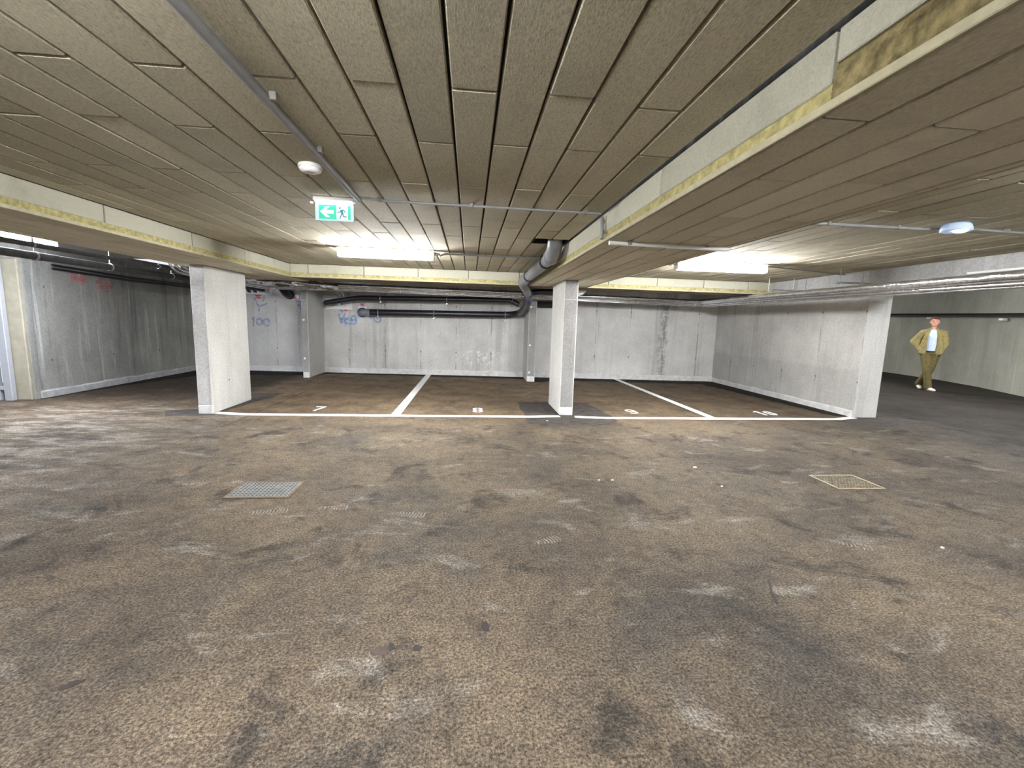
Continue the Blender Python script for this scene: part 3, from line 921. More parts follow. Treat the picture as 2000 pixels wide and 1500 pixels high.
# exit sign
t = thing('exit_sign', 'lit green exit sign with arrow and running figure under the ceiling', 'exit sign', (-0.99, 3.5, 2.09))
X0, X1, YS = -1.122, -0.856, 3.5
b = MB(); b.box((X0 - 0.012, YS - 0.03, 2.215), (X1 + 0.012, YS + 0.03, 2.248), bev=0.008); b.build('housing', M['white'], t)
b = MB(); b.box((X0 + 0.006, YS - 0.034, 2.196), (X1 - 0.006, YS + 0.01, 2.217), bev=0.006); b.build('lamp_strip', M['sign_lamp'], t)
b = MB(); b.box((X0 - 0.002, YS - 0.004, 2.086), (X1 + 0.002, YS + 0.004, 2.2), bev=0.002); pl = b.build('panel', M['sign_edge'], t)
FM = Matrix(((1, 0, 0, X0), (0, 0, -1, YS - 0.0045), (0, 1, 0, 2.09), (0, 0, 0, 1)))     # sign face: x right, y up, towards the camera
w, h = X1 - X0, 0.108
b = MB(); b.prism([(0.024, 0.006), (w * 0.555, 0.006), (w * 0.555, h), (0.024, h)], 0, 0.001, FM); b.build('green_field', M['sign_green'], pl)
b = MB(); b.prism([(w * 0.855, 0.006), (w * 0.925, 0.006), (w * 0.925, h), (w * 0.855, h)], 0, 0.001, FM); b.build('green_bar', M['sign_green'], pl)
b = MB(); b.prism([(w * 0.555, 0.006), (w * 0.855, 0.006), (w * 0.855, h), (w * 0.555, h)], 0, 0.001, FM); b.build('door_field', M['sign_white'], pl)
ax, ay = 0.033, h * 0.53
b = MB(); b.prism([(ax, ay), (ax + 0.040, ay + 0.036), (ax + 0.068, ay + 0.036), (ax + 0.040, ay + 0.0125), (ax + 0.094, ay + 0.0125), (ax + 0.094, ay - 0.0125), (ax + 0.040, ay - 0.0125), (ax + 0.068, ay - 0.036), (ax + 0.040, ay - 0.036)], 0.001, 0.002, FM); b.build('arrow', M['sign_white'], pl)
mx = w * 0.69
F2 = FM @ Matrix.Translation((0, 0, 0.001))
b = MB()
b.prism([(mx - 0.012 + 0.008 * cos(a * pi / 8), 0.087 + 0.008 * sin(a * pi / 8)) for a in range(16)], 0.0, 0.001, F2)
b.ribbon([(mx - 0.030, 0.056), (mx - 0.012, 0.058), (mx - 0.004, 0.071), (mx + 0.016, 0.071), (mx + 0.026, 0.056)], 0.008, F2, 0.001)
b.ribbon([(mx - 0.002, 0.072), (mx + 0.006, 0.048)], 0.017, F2, 0.001)
b.ribbon([(mx + 0.002, 0.052), (mx - 0.006, 0.030), (mx - 0.014, 0.012)], 0.0085, F2, 0.001)
b.ribbon([(mx + 0.006, 0.050), (mx + 0.014, 0.028), (mx + 0.036, 0.026)], 0.0085, F2, 0.001)
b.build('figure', M['sign_teal'], pl)
b = MB(); b.lathe([(0.006, 0), (0.009, 0.01), (0.008, 0.02), (0.004, 0.024)], (X0 - 0.012, YS - 0.01, 2.205), (-1, 0, 0), 12); b.build('gland', M['white'], t)

# ------------------------------------------------------------ conduits
def conduit(label, pts, r, mat, clips=(), name='cable_conduit', bend=0.05):
    t = thing(name, label, 'conduit', pts[0], 'grey cable conduits')
    b = MB(); b.tube(pts, r, 12, bend=bend); b.build('tube', mat, t)
    for c in clips:
        b = MB(); b.box((c[0] - 0.014, c[1] - 0.014, c[2] - 0.012), (c[0] + 0.014, c[1] + 0.014, c[2] + 0.02), bev=0.003); b.build('clip', M['conduit_dark'], t)
    return t
zc = ZC - 0.018
conduit('long grey conduit running under the ceiling past the smoke detector', [(-0.80, YB + 0.05, ZC - 0.024), (-0.80, 3.42, ZC - 0.024)], 0.021, M['conduit'], [(-0.77, 1.95, ZC - 0.02), (-0.77, 2.5, ZC - 0.02)])
conduit('thin grey conduit crossing the ceiling from the exit sign to the middle beam', [(-0.80, 3.39, zc), (-0.7, 3.42, zc), (-0.64, 3.45, zc), (0.98, 3.48, zc)], 0.0095, M['conduit'], [(-0.66, 3.44, zc), (0.0, 3.462, zc), (0.86, 3.48, zc)])
conduit('short upright conduit on the side of the middle beam', [(1.003, 3.52, 2.215), (1.003, 3.50, 2.05)], 0.014, M['conduit'], [(1.008, 3.525, 2.18), (1.008, 3.52, 2.10)])
conduit('pale conduit crossing the underside of the middle beam', [(1.04, 3.42, ZB - 0.02), (2.02, 3.47, ZB - 0.02)], 0.016, M['white'], [(1.2, 3.42, ZB - 0.018), (1.83, 3.46, ZB - 0.018)])
conduit('thin grey conduit feeding the round emergency light', [(2.06, 3.42, zc), (3.74, 3.42, zc), (3.8, 3.30, zc)], 0.011, M['conduit'], [(2.8, 3.42, zc), (3.4, 3.42, zc)])
conduit('thin grey conduit continuing past the round emergency light', [(3.88, 3.33, zc), (5.5, 3.45, zc)], 0.010, M['conduit'], [(4.3, 3.36, zc)])
conduit('thin grey conduit from the batten lamp towards the grey drain pipe', [(-0.39, 5.86, 2.188), (-0.33, 5.9, 2.22), (0.98, 5.98, zc)], 0.012, M['conduit'], [(0.2, 5.93, zc)])
conduit('thin conduit from the middle beam to the batten lamp above bays nine and ten', [(2.07, 5.70, zc), (2.5, 5.75, 2.2), (2.6, 5.77, 2.188)], 0.012, M['conduit'], [(2.3, 5.72, zc)])
conduit('thin conduit from the batten lamp above bays nine and ten to the bare beam', [(3.91, 5.77, 2.2), (4.0, 5.85, zc), (5.55, 6.35, zc)], 0.009, M['conduit_dark'], [(4.7, 6.08, zc)])

# ------------------------------------------------------------ foil-wrapped pipes on hangers
def foil_pipe(label, pts, r, wob):
    b = MB(); b.tube(pts, r, 12, bend=0.3, wob=wob)
    return tag(b.build('foil_wrapped_pipe', M['foil'], origin=pts[0]), label, 'pipe', 'foil-wrapped heating pipes')
def run(dx, dz):
    return [(-4.16 - dx, 6.95, 2.28), (-4.16 - dx, 7.2, 2.05 + dz), (-4.16 - dx, 8.6, 2.02 + dz), (-4.1 - dx, 9.85 + dx, 2.01 + dz), (-2.6, 9.9 + dx, 2.03 + dz), (1.0, 9.9 + dx, 2.0 + dz), (5.1 + dx, 9.75 + dx, 1.945 + dz), (5.12 + dx, 4.5, 1.955 + dz), (5.14 + dx, -2.8, 1.96 + dz)]
foil_pipe('thick crumpled foil-wrapped pipe along the top of the hung bundle', run(0, 0.015), 0.042, 0.2)
foil_pipe('thin foil-wrapped pipe directly below the thick one in the bundle', run(0.075, -0.02), 0.022, 0.12)
foil_pipe('thin foil-wrapped pipe second lowest in the hung bundle', run(0.13, -0.05), 0.021, 0.12)
foil_pipe('thin foil-wrapped pipe at the bottom of the hung bundle', run(0.19, -0.075), 0.018, 0.1)
# crumpled loose foil at the left turn
for (p0, p1, r, lab) in (((-3.95, 9.7, 2.03), (-2.75, 9.86, 2.0), 0.06, 'crumpled loose foil lagging over the bundle in front of the rear pillar'), ((-4.14, 7.9, 2.01), (-3.9, 9.5, 2.03), 0.055, 'crumpled loose foil lagging beside the corner pillar')):
    b = MB(); b.tube([p0, ((p0[0] + p1[0]) / 2, (p0[1] + p1[1]) / 2, p0[2] + 0.01), p1], r, 14, wob=0.9)
    tag(b.build('foil_lagging', M['foil'], origin=p0), lab, 'pipe lagging')
def hanger(label, y, x0=4.98, x1=5.5, rods=(5.03, 5.47), z=2.045):
    t = thing('pipe_hanger', label, 'pipe hanger', (x0, y, z), 'pipe hangers')
    b = MB(); b.box((x0, y - 0.02, z), (x1, y + 0.02, z + 0.022), bev=0.003); b.build('rail', M['steel'], t)
    for x in rods:
        b = MB(); b.tube([(x, y, z - 0.02), (x, y, ZC - 0.001)], 0.007, 8); b.build('rod', M['steel'], t)
hanger('galvanised pipe hanger rail near the bay ten wall end', 5.82)
hanger('galvanised pipe hanger rail deeper in bay ten', 7.3)
b = MB(); b.box((5.545, 4.12, 2.07), (5.578, 4.66, 2.095), bev=0.004)
tag(b.build('cable_tray', M['white'], origin=(5.56, 4.4, 2.08)), 'short white cable tray on the face of the bare beam', 'cable tray')
b = MB(); b.loft([[Vector((x, 11.02, z)), Vector((x, 11.035, z)), Vector((x, 11.035, z + dz)), Vector((x, 11.02, z + dz))] for x, z, dz in ((5.50, 1.90, 0.04), (5.58, 1.84, 0.1), (5.66, 1.80, 0.13), (5.72, 1.83, 0.10), (5.80, 1.90, 0.03))], smooth=False)
tag(b.build('torn_tape', M['flap'], origin=(5.65, 11.03, 1.8)), 'torn flap of pale tape hanging under the foil pipes by the corner', 'tape')

# ------------------------------------------------------------ drain pipes
def clip(parent, p, r, axis, mat=None):
    b = MB(); b.lathe([(r * 1.03, -0.012), (r * 1.14, -0.012), (r * 1.14, 0.012), (r * 1.03, 0.012)], p, axis, 16); return b.build('clamp', mat or M['steel'], parent)
t = thing('drain_pipe', 'grey drain pipe dropping from the ceiling hole along the middle beam', 'pipe', (0.9, 5.0, 2.25))
b = MB(); b.tube([(0.90, 4.9, 2.40), (0.90, 4.93, 2.19), (0.90, 5.15, 2.125)], 0.082, 20, bend=0.16); b.build('top_elbow', M['pvc_grey'], t)
b = MB(); b.tube([(0.90, 5.15, 2.125), (0.895, 7.3, 2.09)], 0.072, 20); b.build('straight_pipe', M['pvc_grey'], t)
b = MB(); b.tube([(0.895, 7.0, 2.093), (0.87, 7.75, 2.07), (0.95, 7.93, 1.99), (1.12, 8.8, 1.945)], 0.075, 20, bend=0.16); b.build('lower_elbow', M['pvc_grey'], t)
for y in (5.13, 5.45, 7.0, 7.55):
    b = MB(); b.lathe([(0.074, -0.03), (0.088, -0.025), (0.09, 0), (0.088, 0.025), (0.074, 0.03)], (0.897, y, 2.127 - (y - 5.15) * 0.0163), (0, 1, -0.016), 20); b.build('collar', M['rubber'] if y in (5.45, 7.0) else M['pvc_grey'], t)
t = thing('drain_pipe', 'black drain pipe along the back wall with an elbow rising beside the rear pillar', 'pipe', (-2.6, 11.2, 1.5))
yl = 11.2
b = MB(); b.tube([(-2.46, yl, 1.515), (0.98, yl - 0.1, 1.555), (1.2, yl - 0.25, 1.60), (1.255, 10.2, 1.73), (1.25, 9.7, 1.82), (1.21, 9.4, 1.93), (1.14, 8.75, 1.94)], 0.078, 20, bend=0.22); b.build('pipe', M['pvc_black'], t)
b = MB(); b.tube([(-2.62, bwy(-2.6) + 0.02, 1.51), (-2.62, yl + 0.0, 1.51), (-2.40, yl, 1.515)], 0.082, 20, bend=0.12); b.build('wall_elbow', M['pvc_grey'], t)
b = MB(); b.lathe([(0.10, 0), (0.115, 0.0), (0.115, 0.03), (0.10, 0.03)], (-2.62, yl + 0.2, 1.51), (0, -1, 0), 24); b.build('ring', M['blue'], t)
b = MB(); b.lathe([(0.0, 0.115), (0.045, 0.115), (0.06, 0.1), (0.064, 0.0), (0.0, 0.0)], (1.225, 9.55, 1.885), (-0.1, -1, -0.25), 20); b.build('inspection_cap', M['blue'], t)
for x in (-2.2, -0.87, 0.86):
    k = clip(t, (x, yl - 0.03 * (x + 2.2), 1.52 + 0.0115 * (x + 2.4)), 0.08, (1, 0, 0))
    b = MB(); b.box((x - 0.025, yl - 0.06, 1.395), (x + 0.025, yl + 0.02, 1.44), bev=0.004); b.tube([(x, yl - 0.02, 1.42), (x, bwy(x) + 0.01, 1.42)], 0.008, 8); b.build('bracket', M['steel'], k)
t = thing('drain_pipe', 'upper black drain pipe running beneath the foil bundle to the rear pillar', 'pipe', (-3.3, 11.2, 1.7))
yu = 10.97
b = MB(); b.tube([(-3.38, bwy(-3.4) + 0.02, 1.70), (-3.38, yu, 1.70), (-2.62, yu, 1.84), (0.95, yu - 0.23, 1.895), (1.14, 10.68, 1.80)], 0.06, 18, bend=0.1); b.build('pipe', M['pvc_black'], t)
for x in (-2.1, -0.55, 1.0):
    k = clip(t, (x, yu - 0.0655 * (x + 2.62), 1.84 + 0.0157 * (x + 2.62)), 0.062, (1, 0, 0))
    b = MB(); b.box((x - 0.02, yu - 0.02, 1.745), (x + 0.02, yu + 0.04, 1.785), bev=0.004); b.tube([(x, yu, 1.765), (x, bwy(x) + 0.01, 1.765)], 0.008, 8); b.build('bracket', M['steel'], k)
t = thing('drain_pipe', 'black drain pipe passing behind the middle pillar with a pale upturned elbow', 'pipe', (1.2, 8.8, 2.0))
b = MB(); b.tube([(1.16, 8.9, 1.955), (1.3, 8.82, 1.99), (2.10, 8.8, 2.0)], 0.062, 18, bend=0.08); b.build('pipe', M['pvc_black'], t)
b = MB(); b.tube([(2.07, 8.8, 2.0), (2.2, 8.8, 2.02), (2.235, 8.8, 2.2)], 0.068, 18, bend=0.1); b.build('elbow', M['white'], t)
t = thing('duct_box', 'black cover box on the back wall between the rear and middle pillars', 'cover box', (1.95, 11.15, 1.78))
b = MB(); b.box((1.56, 11.0, 1.76), (2.15, bwy(2) + 0.01, 1.90), bev=0.02); b.build('body', M['dark'], t)
b = MB(); b.box((1.55, 10.99, 1.87), (2.16, bwy(2) + 0.005, 1.905), bev=0.01); b.build('lid', M['pvc_black'], t)
# pipes in the dark side bay
t = thing('drain_pipe', 'thick dark pipe slung along the dim side bay under the slab', 'pipe', (-5, 4, 1.98))
b = MB(); b.tube([(-5.0, 1.0, 1.99), (-5.0, 7.0, 1.985), (-5.0, 10.5, 1.98), (-5.0, bwy(-5) + 0.02, 1.98)], 0.045, 14); b.build('pipe', M['dusty_pipe'], t)
for y in (5.8, 6.9, 8.2, 9.4):
    k = clip(t, (-5, y, 1.985), 0.046, (0, 1, 0), M['steel']); b = MB(); b.tube([(-5, y, 2.03), (-5, y, 2.33)], 0.006, 8); b.build('rod', M['steel'], k)
t = thing('drain_pipe', 'thinner dark pipe above the thick one in the dim side bay', 'pipe', (-4.8, 4, 2.08))
b = MB(); b.tube([(-4.75, 1.0, 2.075), (-4.75, 9.5, 2.075), (-4.75, bwy(-4.7) + 0.02, 2.06)], 0.028, 12); b.build('pipe', M['dusty_pipe'], t)
for y in (5.5, 7.5, 9.2):
    k = clip(t, (-4.75, y, 2.075), 0.029, (0, 1, 0), M['steel']); b = MB(); b.tube([(-4.75, y, 2.1), (-4.75, y, 2.33)], 0.005, 8); b.build('rod', M['steel'], k)
for z, lab in ((2.02, 'upper thin dark cable pipe along the dim side wall'), (1.965, 'lower thin dark cable pipe along the dim side wall')):
    b = MB(); b.tube([(-6.57, 7.9, z + 0.05), (-6.57, 9.5, z), (-6.57, bwy(-6.5) - 0.1, z)], 0.018, 10)
    tag(b.build('cable_pipe', M['pvc_black'], origin=(-6.57, 7.9, z)), lab, 'pipe', 'thin cable pipes')

# ------------------------------------------------------------ penetrations in the back wall
def wallM(x, z, off=0.004):
    """frame on the back wall: x right, y up, out of the wall"""
    return Matrix(((1, 0, 0, x), (-0.052, 0, -1, bwy(x) - off), (0, 1, 0, z), (0, 0, 0, 1)))
def firestop(label, x, z, w, h, mark):
    t = thing('firestop_plate', label, 'wall plate', (x + w / 2, bwy(x), z), 'white firestop plates')
    T = wallM(x, z, 0.0)
    b = MB(); b.prism([(0, 0), (w, 0), (w, h), (0, h)], 0, 0.014, T); p = b.build('plate', M['plate'], t)
    if mark:
        mx, my, s = mark
        T2 = wallM(x + mx, z + my, 0.016 if 0 <= mx <= w and 0 <= my <= h - 0.02 else 0.002)
        b = MB()
        b.ribbon([(-s, s * 0.42), (s, s * 0.42)], s * 0.3, T2, 0.002)
        b.ribbon([(-s, -s * 0.42), (s, -s * 0.42)], s * 0.3, T2, 0.002)
        b.ribbon([(-s * 0.8, s * 0.42), (s * 0.8, -s * 0.42)], s * 0.34, T2, 0.0025)
        b.build('red_mark', M['red'], t)
    return t
firestop('white firestop plate where four small pipes enter the back wall of the side bay', -5.43, 1.875, 0.63, 0.12, (0.29, -0.06, 0.075))
firestop('white firestop plate under the black pipe stub in the side bay', -4.49, 1.81, 0.32, 0.07, (0.22, 0.02, 0.055))
firestop('large white firestop plate behind the upper black drain pipe', -3.52, 1.575, 0.63, 0.245, (0.47, -0.01, 0.06))
firestop('white firestop plate around the lower black drain pipe elbow', -2.74, 1.47, 0.2, 0.19, (0.10, 0.22, 0.06))
for i in range(4):
    x = -5.32 + i * 0.14
    b = MB(); b.tube([(x, bwy(x) + 0.02, 1.93), (x, bwy(x) - 0.12, 1.93), (x - 0.01, bwy(x) - 0.16, 2.12), (x - 0.02, bwy(x) - 0.16, 2.48)], 0.026, 12, bend=0.08)
    tag(b.build('riser_pipe', M['foil'] if i > 1 else M['pvc_black'], origin=(x, bwy(x), 1.9)), ['black riser pipe at the side wall end of the row of four', 'black riser pipe second from the side wall of four', 'foil-wrapped riser pipe third from the side wall of four', 'foil-wrapped riser pipe at the rear pillar end of the row of four'][i], 'pipe', 'riser pipes in the side bay plate')
t = thing('drain_pipe', 'black pipe stub bending up out of the back wall of the side bay', 'pipe', (-4.4, 11.4, 1.9))
b = MB(); b.tube([(-4.37, bwy(-4.4) + 0.02, 1.88), (-4.37, 11.35, 1.88), (-4.42, 11.1, 2.1), (-4.42, 11.0, 2.45)], 0.09, 18, bend=0.15); b.build('pipe', M['pvc_black'], t)
b = MB(); b.lathe([(0.088, 0), (0.105, 0), (0.105, 0.05), (0.088, 0.05)], (-4.37, bwy(-4.4) - 0.03, 1.88), (0, -1, 0), 18); b.build('collar', M['rubber'], t)
for i, x in enumerate((-3.08, -2.98)):
    b = MB(); b.tube([(x - 0.06, bwy(x) + 0.02, 1.68), (x - 0.06, 11.32, 1.68), (x - 0.02, 11.22, 1.92), (x + 0.05, 10.6, 1.96), (x + 0.05, 10.2, 1.96)], 0.026, 10, wob=0.3, bend=0.06)
    tag(b.build('branch_pipe', M['foil'], origin=(x, 11.3, 1.7)), ['foil-wrapped branch pipe from the large plate up to the bundle, pillar side', 'foil-wrapped branch pipe from the large plate up to the bundle, drain side'][i], 'pipe', 'foil branch pipes')

# ------------------------------------------------------------ spray-paint marks
def scrawl(label, strokes, w, T, mat, cat='graffiti'):
    b = MB()
    for s in strokes:
        pts = s
        b.ribbon(pts, w * 1.35, T, 0.001)
    c = T.translation
    return tag(b.build('spray_mark', mat, origin=c), label, cat)
def ring(cx, cy, rx, ry, n=18):
    return [(cx + rx * cos(2 * pi * k / n), cy + ry * sin(2 * pi * k / n)) for k in range(n + 1)]
scrawl('blue sprayed number 100 on the back wall of the side bay', [[(0.0, 0.16), (0.05, 0.21), (0.03, 0.0)], ring(0.18, 0.11, 0.065, 0.075), ring(0.35, 0.10, 0.075, 0.08)], 0.03, wallM(-5.32, 1.10, 0.002), M['bluespray'])
scrawl('blue sprayed forked arrow above the number 100', [[(0.0, 0.32), (0.1, 0.14)], [(0.25, 0.36), (0.2, 0.24)], [(0.1, 0.0), (0.11, 0.12), (0.31, 0.2)], [(0.11, 0.12), (0.07, 0.17)]], 0.026, wallM(-5.24, 1.46, 0.002), M['bluespray'])
scrawl('faint blue sprayed scribble beside the rear pillar of bay seven', [[(0.0, 0.3), (0.14, 0.26), (0.2, 0.17), (0.08, 0.16), (0.2, 0.06), (0.22, 0.0)], [(0.04, 0.2), (0.25, 0.22)]], 0.04, wallM(-4.25, 1.45, 0.002), M['bluespray'])
scrawl('thick blue sprayed scribble under the large white plate', [[(0.0, 0.26), (0.05, 0.05), (0.14, 0.24), (0.16, 0.02), (0.24, 0.2), (0.10, 0.06), (0.3, 0.02)], ring(0.36, 0.12, 0.06, 0.1), [(0.03, 0.14), (0.38, 0.12)], [(0.1, 0.3), (0.02, 0.4)]], 0.045, wallM(-3.22, 1.20, 0.002), M['bluespray'])
scrawl('blue sprayed ring marks under the lower black drain pipe', [ring(0.06, 0.15, 0.04, 0.05), ring(0.2, 0.10, 0.085, 0.09), [(0.1, 0.2), (0.26, 0.16)]], 0.03, wallM(-2.48, 1.27, 0.002), M['bluespray'])
LW = lambda y, z: Matrix(((0, 0, 1, -6.598), (1, 0, 0, y), (0, 1, 0, z), (0, 0, 0, 1)))
scrawl('pinkish red sprayed scribble on the dim side wall nearer the gate', [[(0.0, 0.0), (0.02, 0.16), (0.12, 0.14), (0.06, 0.06), (0.16, 0.0), (0.2, 0.14), (0.28, 0.1), (0.22, 0.0), (0.3, 0.02)], [(0.0, 0.08), (0.3, 0.06)]], 0.035, LW(8.25, 1.83), M['redspray'])
scrawl('pinkish red sprayed scribble on the dim side wall nearer the corner pillar', [[(0.0, 0.1), (0.1, 0.16), (0.12, 0.0), (0.2, 0.14), (0.26, 0.02), (0.32, 0.12), (0.36, 0.0)], [(0.02, 0.02), (0.36, 0.06)]], 0.04, LW(8.75, 1.76), M['redspray'])

# ------------------------------------------------------------ far wall pipe
t = thing('drain_pipe', 'long dark pipe along the curved far wall behind the man', 'pipe', (13, 9, 1.9))
b = MB(); b.tube([(14.55, 15.0, 2.02), (14.5, 14.2, 2.0), (14.25, 12.45, 1.975), (13.72, 10.95, 1.94), (12.85, 9.25, 1.90), (11.9, 7.45, 1.87), (10.8, 5.3, 1.84)], 0.045, 12, bend=0.5); b.build('pipe', M['pvc_black'], t)
for x, y, z in ((14.32, 12.9, 1.93), (13.35, 10.2, 1.86)):
    b = MB(); b.box((x - 0.05, y - 0.05, z - 0.08), (x + 0.09, y + 0.05, z - 0.02), bev=0.008); b.build('clamp', M['white'], t)

L = bpy.data.lights.new('added_opening_portal', 'AREA')
L.shape, L.size, L.size_y = 'RECTANGLE', 11.2, 2.2
L.cycles.is_portal = True  # guides sky light through the added rear opening
o = bpy.data.objects.new('added_opening_portal', L)
COL.objects.link(o)
o.location = (1.0, YB - 0.26, 1.11)
o.rotation_euler = (radians(90), 0, 0)
# ------------------------------------------------------------ walking man
M['skin'] = plain('skin', (206, 150, 128), 0.55, var=0.05, nscale=20)
M['hair'] = plain('red_brown_hair', (98, 54, 40), 0.7, var=0.2, nscale=60)
M['jacket'] = plain('khaki_jacket', (150, 136, 88), 0.9, var=0.14, nscale=16, bump=0.3)
M['trousers'] = plain('olive_trousers', (104, 92, 52), 0.9, var=0.16, nscale=18, bump=0.3)
M['shirt'] = plain('pale_blue_shirt', (206, 218, 244), 0.8, var=0.03)
M['shoe'] = plain('white_trainer', (226, 220, 208), 0.7, var=0.05)
M['belt'] = plain('dark_belt', (40, 32, 26), 0.6)
M['eye'] = plain('dark_eye', (40, 30, 28), 0.3)
M['lips'] = plain('lips', (176, 104, 96), 0.5)
def ball(b, c, rx, ry=None, rz=None):
    ry = rx if ry is None else ry
    rz = rx if rz is None else rz
    nu, nv = 12, 8
    vs = [(c[0], c[1], c[2] + rz)]
    for i in range(1, nv):
        t = pi * i / nv
        for k in range(nu):
            a = 2 * pi * k / nu
            vs.append((c[0] + rx * sin(t) * cos(a), c[1] + ry * sin(t) * sin(a), c[2] + rz * cos(t)))
    vs.append((c[0], c[1], c[2] - rz))
    fs = [(0, 1 + k, 1 + (k + 1) % nu) for k in range(nu)]
    for i in range(nv - 2):
        for k in range(nu):
            p, q = 1 + i * nu + k, 1 + i * nu + (k + 1) % nu
            fs.append((p, p + nu, q + nu, q))
    e = len(vs) - 1
    fs += [(e, 1 + (nv - 2) * nu + (k + 1) % nu, 1 + (nv - 2) * nu + k) for k in range(nu)]
    b.add(vs, fs, smooth=True)
def chain(b, pts):
    """pts: (x, y, z, rx, ry, rz) stations joined by a run of overlapping balls"""
    for p, q in zip(pts, pts[1:]):
        p, q = [tuple(t) + (t[-1],) * (6 - len(t)) for t in (p, q)]
        d = math.dist(p[:3], q[:3])
        n = max(1, int(d / (0.35 * min(p[3], q[3]) + 0.004)))
        for k in range(n + 1):
            t = k / n
            v = [p[i] * (1 - t) + q[i] * t for i in range(6)]
            ball(b, v[:3], *v[3:])
man = thing('person', 'walking man in open khaki jacket, pale blue shirt and white shoes, hands in pockets', 'person', (11.33, 10.05, 0))
def skinned(name, b, mat, parent, vox, smooth=4):
    b.v = [v + OFF[parent.name] for v in b.v]
    o = b.build(name, mat, parent, clean=False)
    r = o.modifiers.new('remesh', 'REMESH')
    r.mode, r.voxel_size, r.use_smooth_shade = 'VOXEL', vox, True
    if smooth:
        m = o.modifiers.new('smooth', 'SMOOTH')
        m.iterations, m.factor = smooth, 0.5
    return o
b = MB()
ball(b, (0, 0.0, 1.70), 0.080, 0.096, 0.112)
ball(b, (0, -0.022, 1.635), 0.062, 0.07, 0.066)
ball(b, (0, -0.072, 1.592), 0.022, 0.018, 0.016)
chain(b, [(0, -0.088, 1.705, 0.010), (0, -0.104, 1.668, 0.015)])
for s in (-1, 1):
    ball(b, (s * 0.083, 0.008, 1.68), 0.012, 0.02, 0.032)
    chain(b, [(s * 0.018, -0.084, 1.722, 0.011), (s * 0.048, -0.074, 1.722, 0.010)])
    ball(b, (s * 0.04, -0.06, 1.655), 0.024, 0.022, 0.02)
chain(b, [(0, 0.01, 1.62, 0.052), (0, 0.02, 1.48, 0.058)])
chain(b, [(0, 0.02, 1.46, 0.14, 0.085, 0.06), (0, 0.02, 1.30, 0.15, 0.1, 0.1), (0, 0.01, 1.08, 0.13, 0.09, 0.1), (0, 0.0, 0.95, 0.14, 0.1, 0.08)])
ARM_L = [(-0.185, 0.02, 1.42), (-0.335, 0.05, 1.19), (-0.18, -0.02, 1.0)]
ARM_R = [(0.185, 0.02, 1.42), (0.235, 0.05, 1.17), (0.165, -0.03, 0.98)]
for A, s in ((ARM_L, -1), (ARM_R, 1)):
    chain(b, [(*A[0], 0.048), (*A[1], 0.038), (*A[2], 0.028)])
    h = Vector(A[2])
    d = (h - Vector(A[1])).normalized()
    chain(b, [(*(h + d * 0.01), 0.03), (*(h + d * 0.08), 0.034, 0.022, 0.034)])
    for k in range(4):
        r0 = h + d * 0.09 + Vector((0, (k - 1.5) * 0.019, 0))
        chain(b, [(*r0, 0.0095), (*(r0 + d * (0.05 - 0.006 * abs(k - 1.2)) + Vector((-s * 0.012, 0, 0))), 0.008)])
    r0 = h + d * 0.035 + Vector((0, -0.03, 0))
    chain(b, [(*r0, 0.011), (*(r0 + d * 0.05 + Vector((0, -0.018, 0))), 0.009)])
LEG_A = [(-0.088, 0.0, 0.92), (-0.015, -0.11, 0.50), (0.055, -0.08, 0.09)]
LEG_B = [(0.088, 0.02, 0.92), (0.035, 0.05, 0.50), (-0.125, 0.27, 0.14)]
for Lg in (LEG_A, LEG_B):
    chain(b, [(*Lg[0], 0.085), (*Lg[1], 0.052), (*Lg[2], 0.038)])
body = skinned('body', b, M['skin'], man, 0.0085, 3)
b = MB()
chain(b, [(0, 0.02, 1.76, 0.086, 0.094, 0.07), (0, 0.045, 1.70, 0.084, 0.07, 0.082)])
ball(b, (0.01, -0.05, 1.775), 0.06, 0.045, 0.034)
skinned('hair', b, M['hair'], man, 0.009, 2)
for s in (-1, 1):
    b = MB(); ball(b, (s * 0.031, -0.087, 1.702), 0.0105, 0.007, 0.008); b.v = [v + OFF[man.name] for v in b.v]; b.build('eye', M['eye'], man)
b = MB(); chain(b, [(-0.02, -0.084, 1.627, 0.006), (0.02, -0.084, 1.627, 0.006)]); skinned('mouth', b, M['lips'], man, 0.004, 1)
b = MB()
chain(b, [(0.0, -0.035, 1.47, 0.075, 0.06, 0.04), (0.0, -0.05, 1.34, 0.10, 0.105, 0.08), (0.0, -0.04, 1.12, 0.105, 0.105, 0.08), (0, -0.03, 0.99, 0.10, 0.10, 0.05)])
skinned('shirt', b, M['shirt'], man, 0.01)
b = MB()
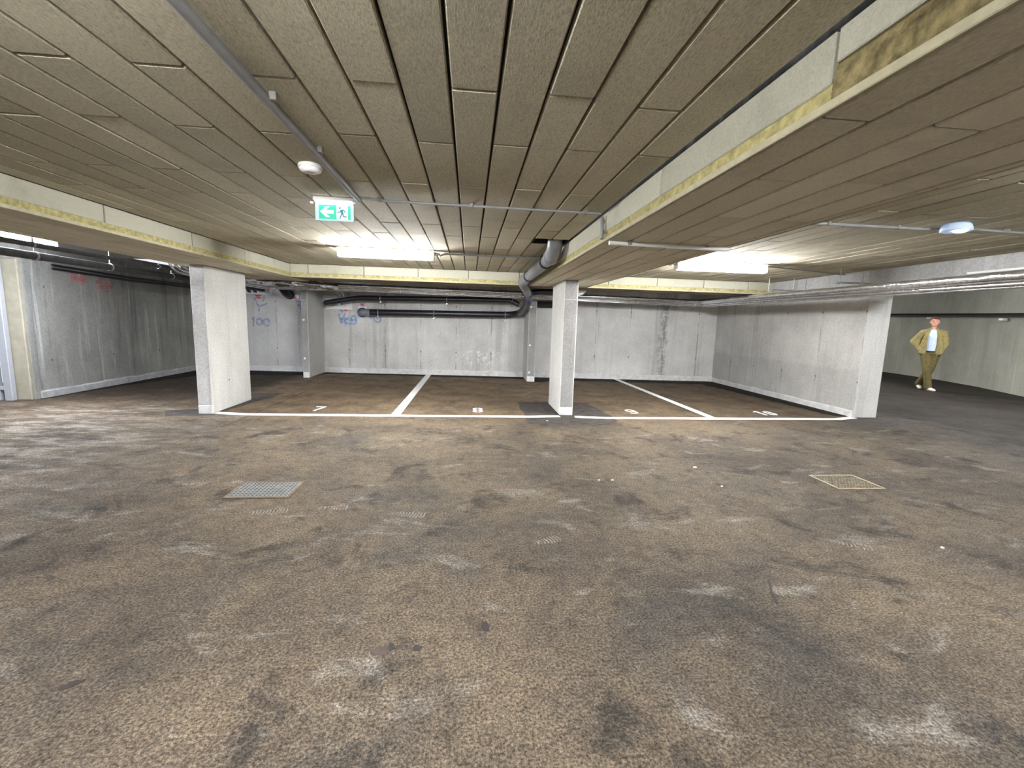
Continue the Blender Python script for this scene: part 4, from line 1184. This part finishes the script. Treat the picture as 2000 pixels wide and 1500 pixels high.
chain(b, [(0, -0.02, 0.965, 0.135, 0.115, 0.022), (0, -0.02, 0.975, 0.135, 0.115, 0.022)])
skinned('belt', b, M['belt'], man, 0.01, 1)
b = MB()
chain(b, [(0, 0.045, 1.44, 0.16, 0.085, 0.05), (0, 0.05, 1.30, 0.185, 0.10, 0.1), (0, 0.045, 1.08, 0.185, 0.105, 0.1), (-0.01, 0.04, 0.96, 0.20, 0.12, 0.06)])
for A, s in ((ARM_L, -1), (ARM_R, 1)):
    chain(b, [(s * 0.06, 0.03, 1.50, 0.04), (*A[0], 0.074)])
    chain(b, [(*A[0], 0.082), (*A[1], 0.082), (*A[2], 0.074)])
    chain(b, [(s * 0.075, -0.045, 1.485, 0.03), (s * 0.115, -0.09, 1.36, 0.045, 0.04, 0.05), (s * 0.145, -0.085, 1.15, 0.062, 0.05, 0.06), (s * 0.15, -0.065, 0.93, 0.085, 0.07, 0.055)])
    chain(b, [(s * 0.045, -0.015, 1.525, 0.026), (s * 0.08, -0.06, 1.47, 0.026)])
ball(b, (-0.23, 0.04, 1.17), 0.09, 0.07, 0.12)
skinned('jacket', b, M['jacket'], man, 0.012)
b = MB()
chain(b, [(-0.05, 0.0, 0.93, 0.12, 0.115, 0.07), (0.05, 0.0, 0.93, 0.12, 0.115, 0.07)])
for Lg in (LEG_A, LEG_B):
    chain(b, [(*Lg[0], 0.112), (*Lg[1], 0.086), (*Lg[2], 0.078)])
skinned('trousers', b, M['trousers'], man, 0.012)
for nm, pts in (('a', [(0.045, -0.06, 0.05, 0.047, 0.05, 0.05), (0.11, -0.14, 0.045, 0.05, 0.05, 0.045), (0.165, -0.20, 0.035, 0.042, 0.042, 0.035)]), ('b', [(-0.135, 0.29, 0.10, 0.044, 0.046, 0.05), (-0.115, 0.22, 0.06, 0.046, 0.05, 0.045), (-0.085, 0.15, 0.036, 0.042, 0.042, 0.036)])):
    b = MB(); chain(b, pts)
    skinned('shoe', b, M['shoe'], man, 0.009, 2)
man.rotation_euler = (0, 0, -0.845)
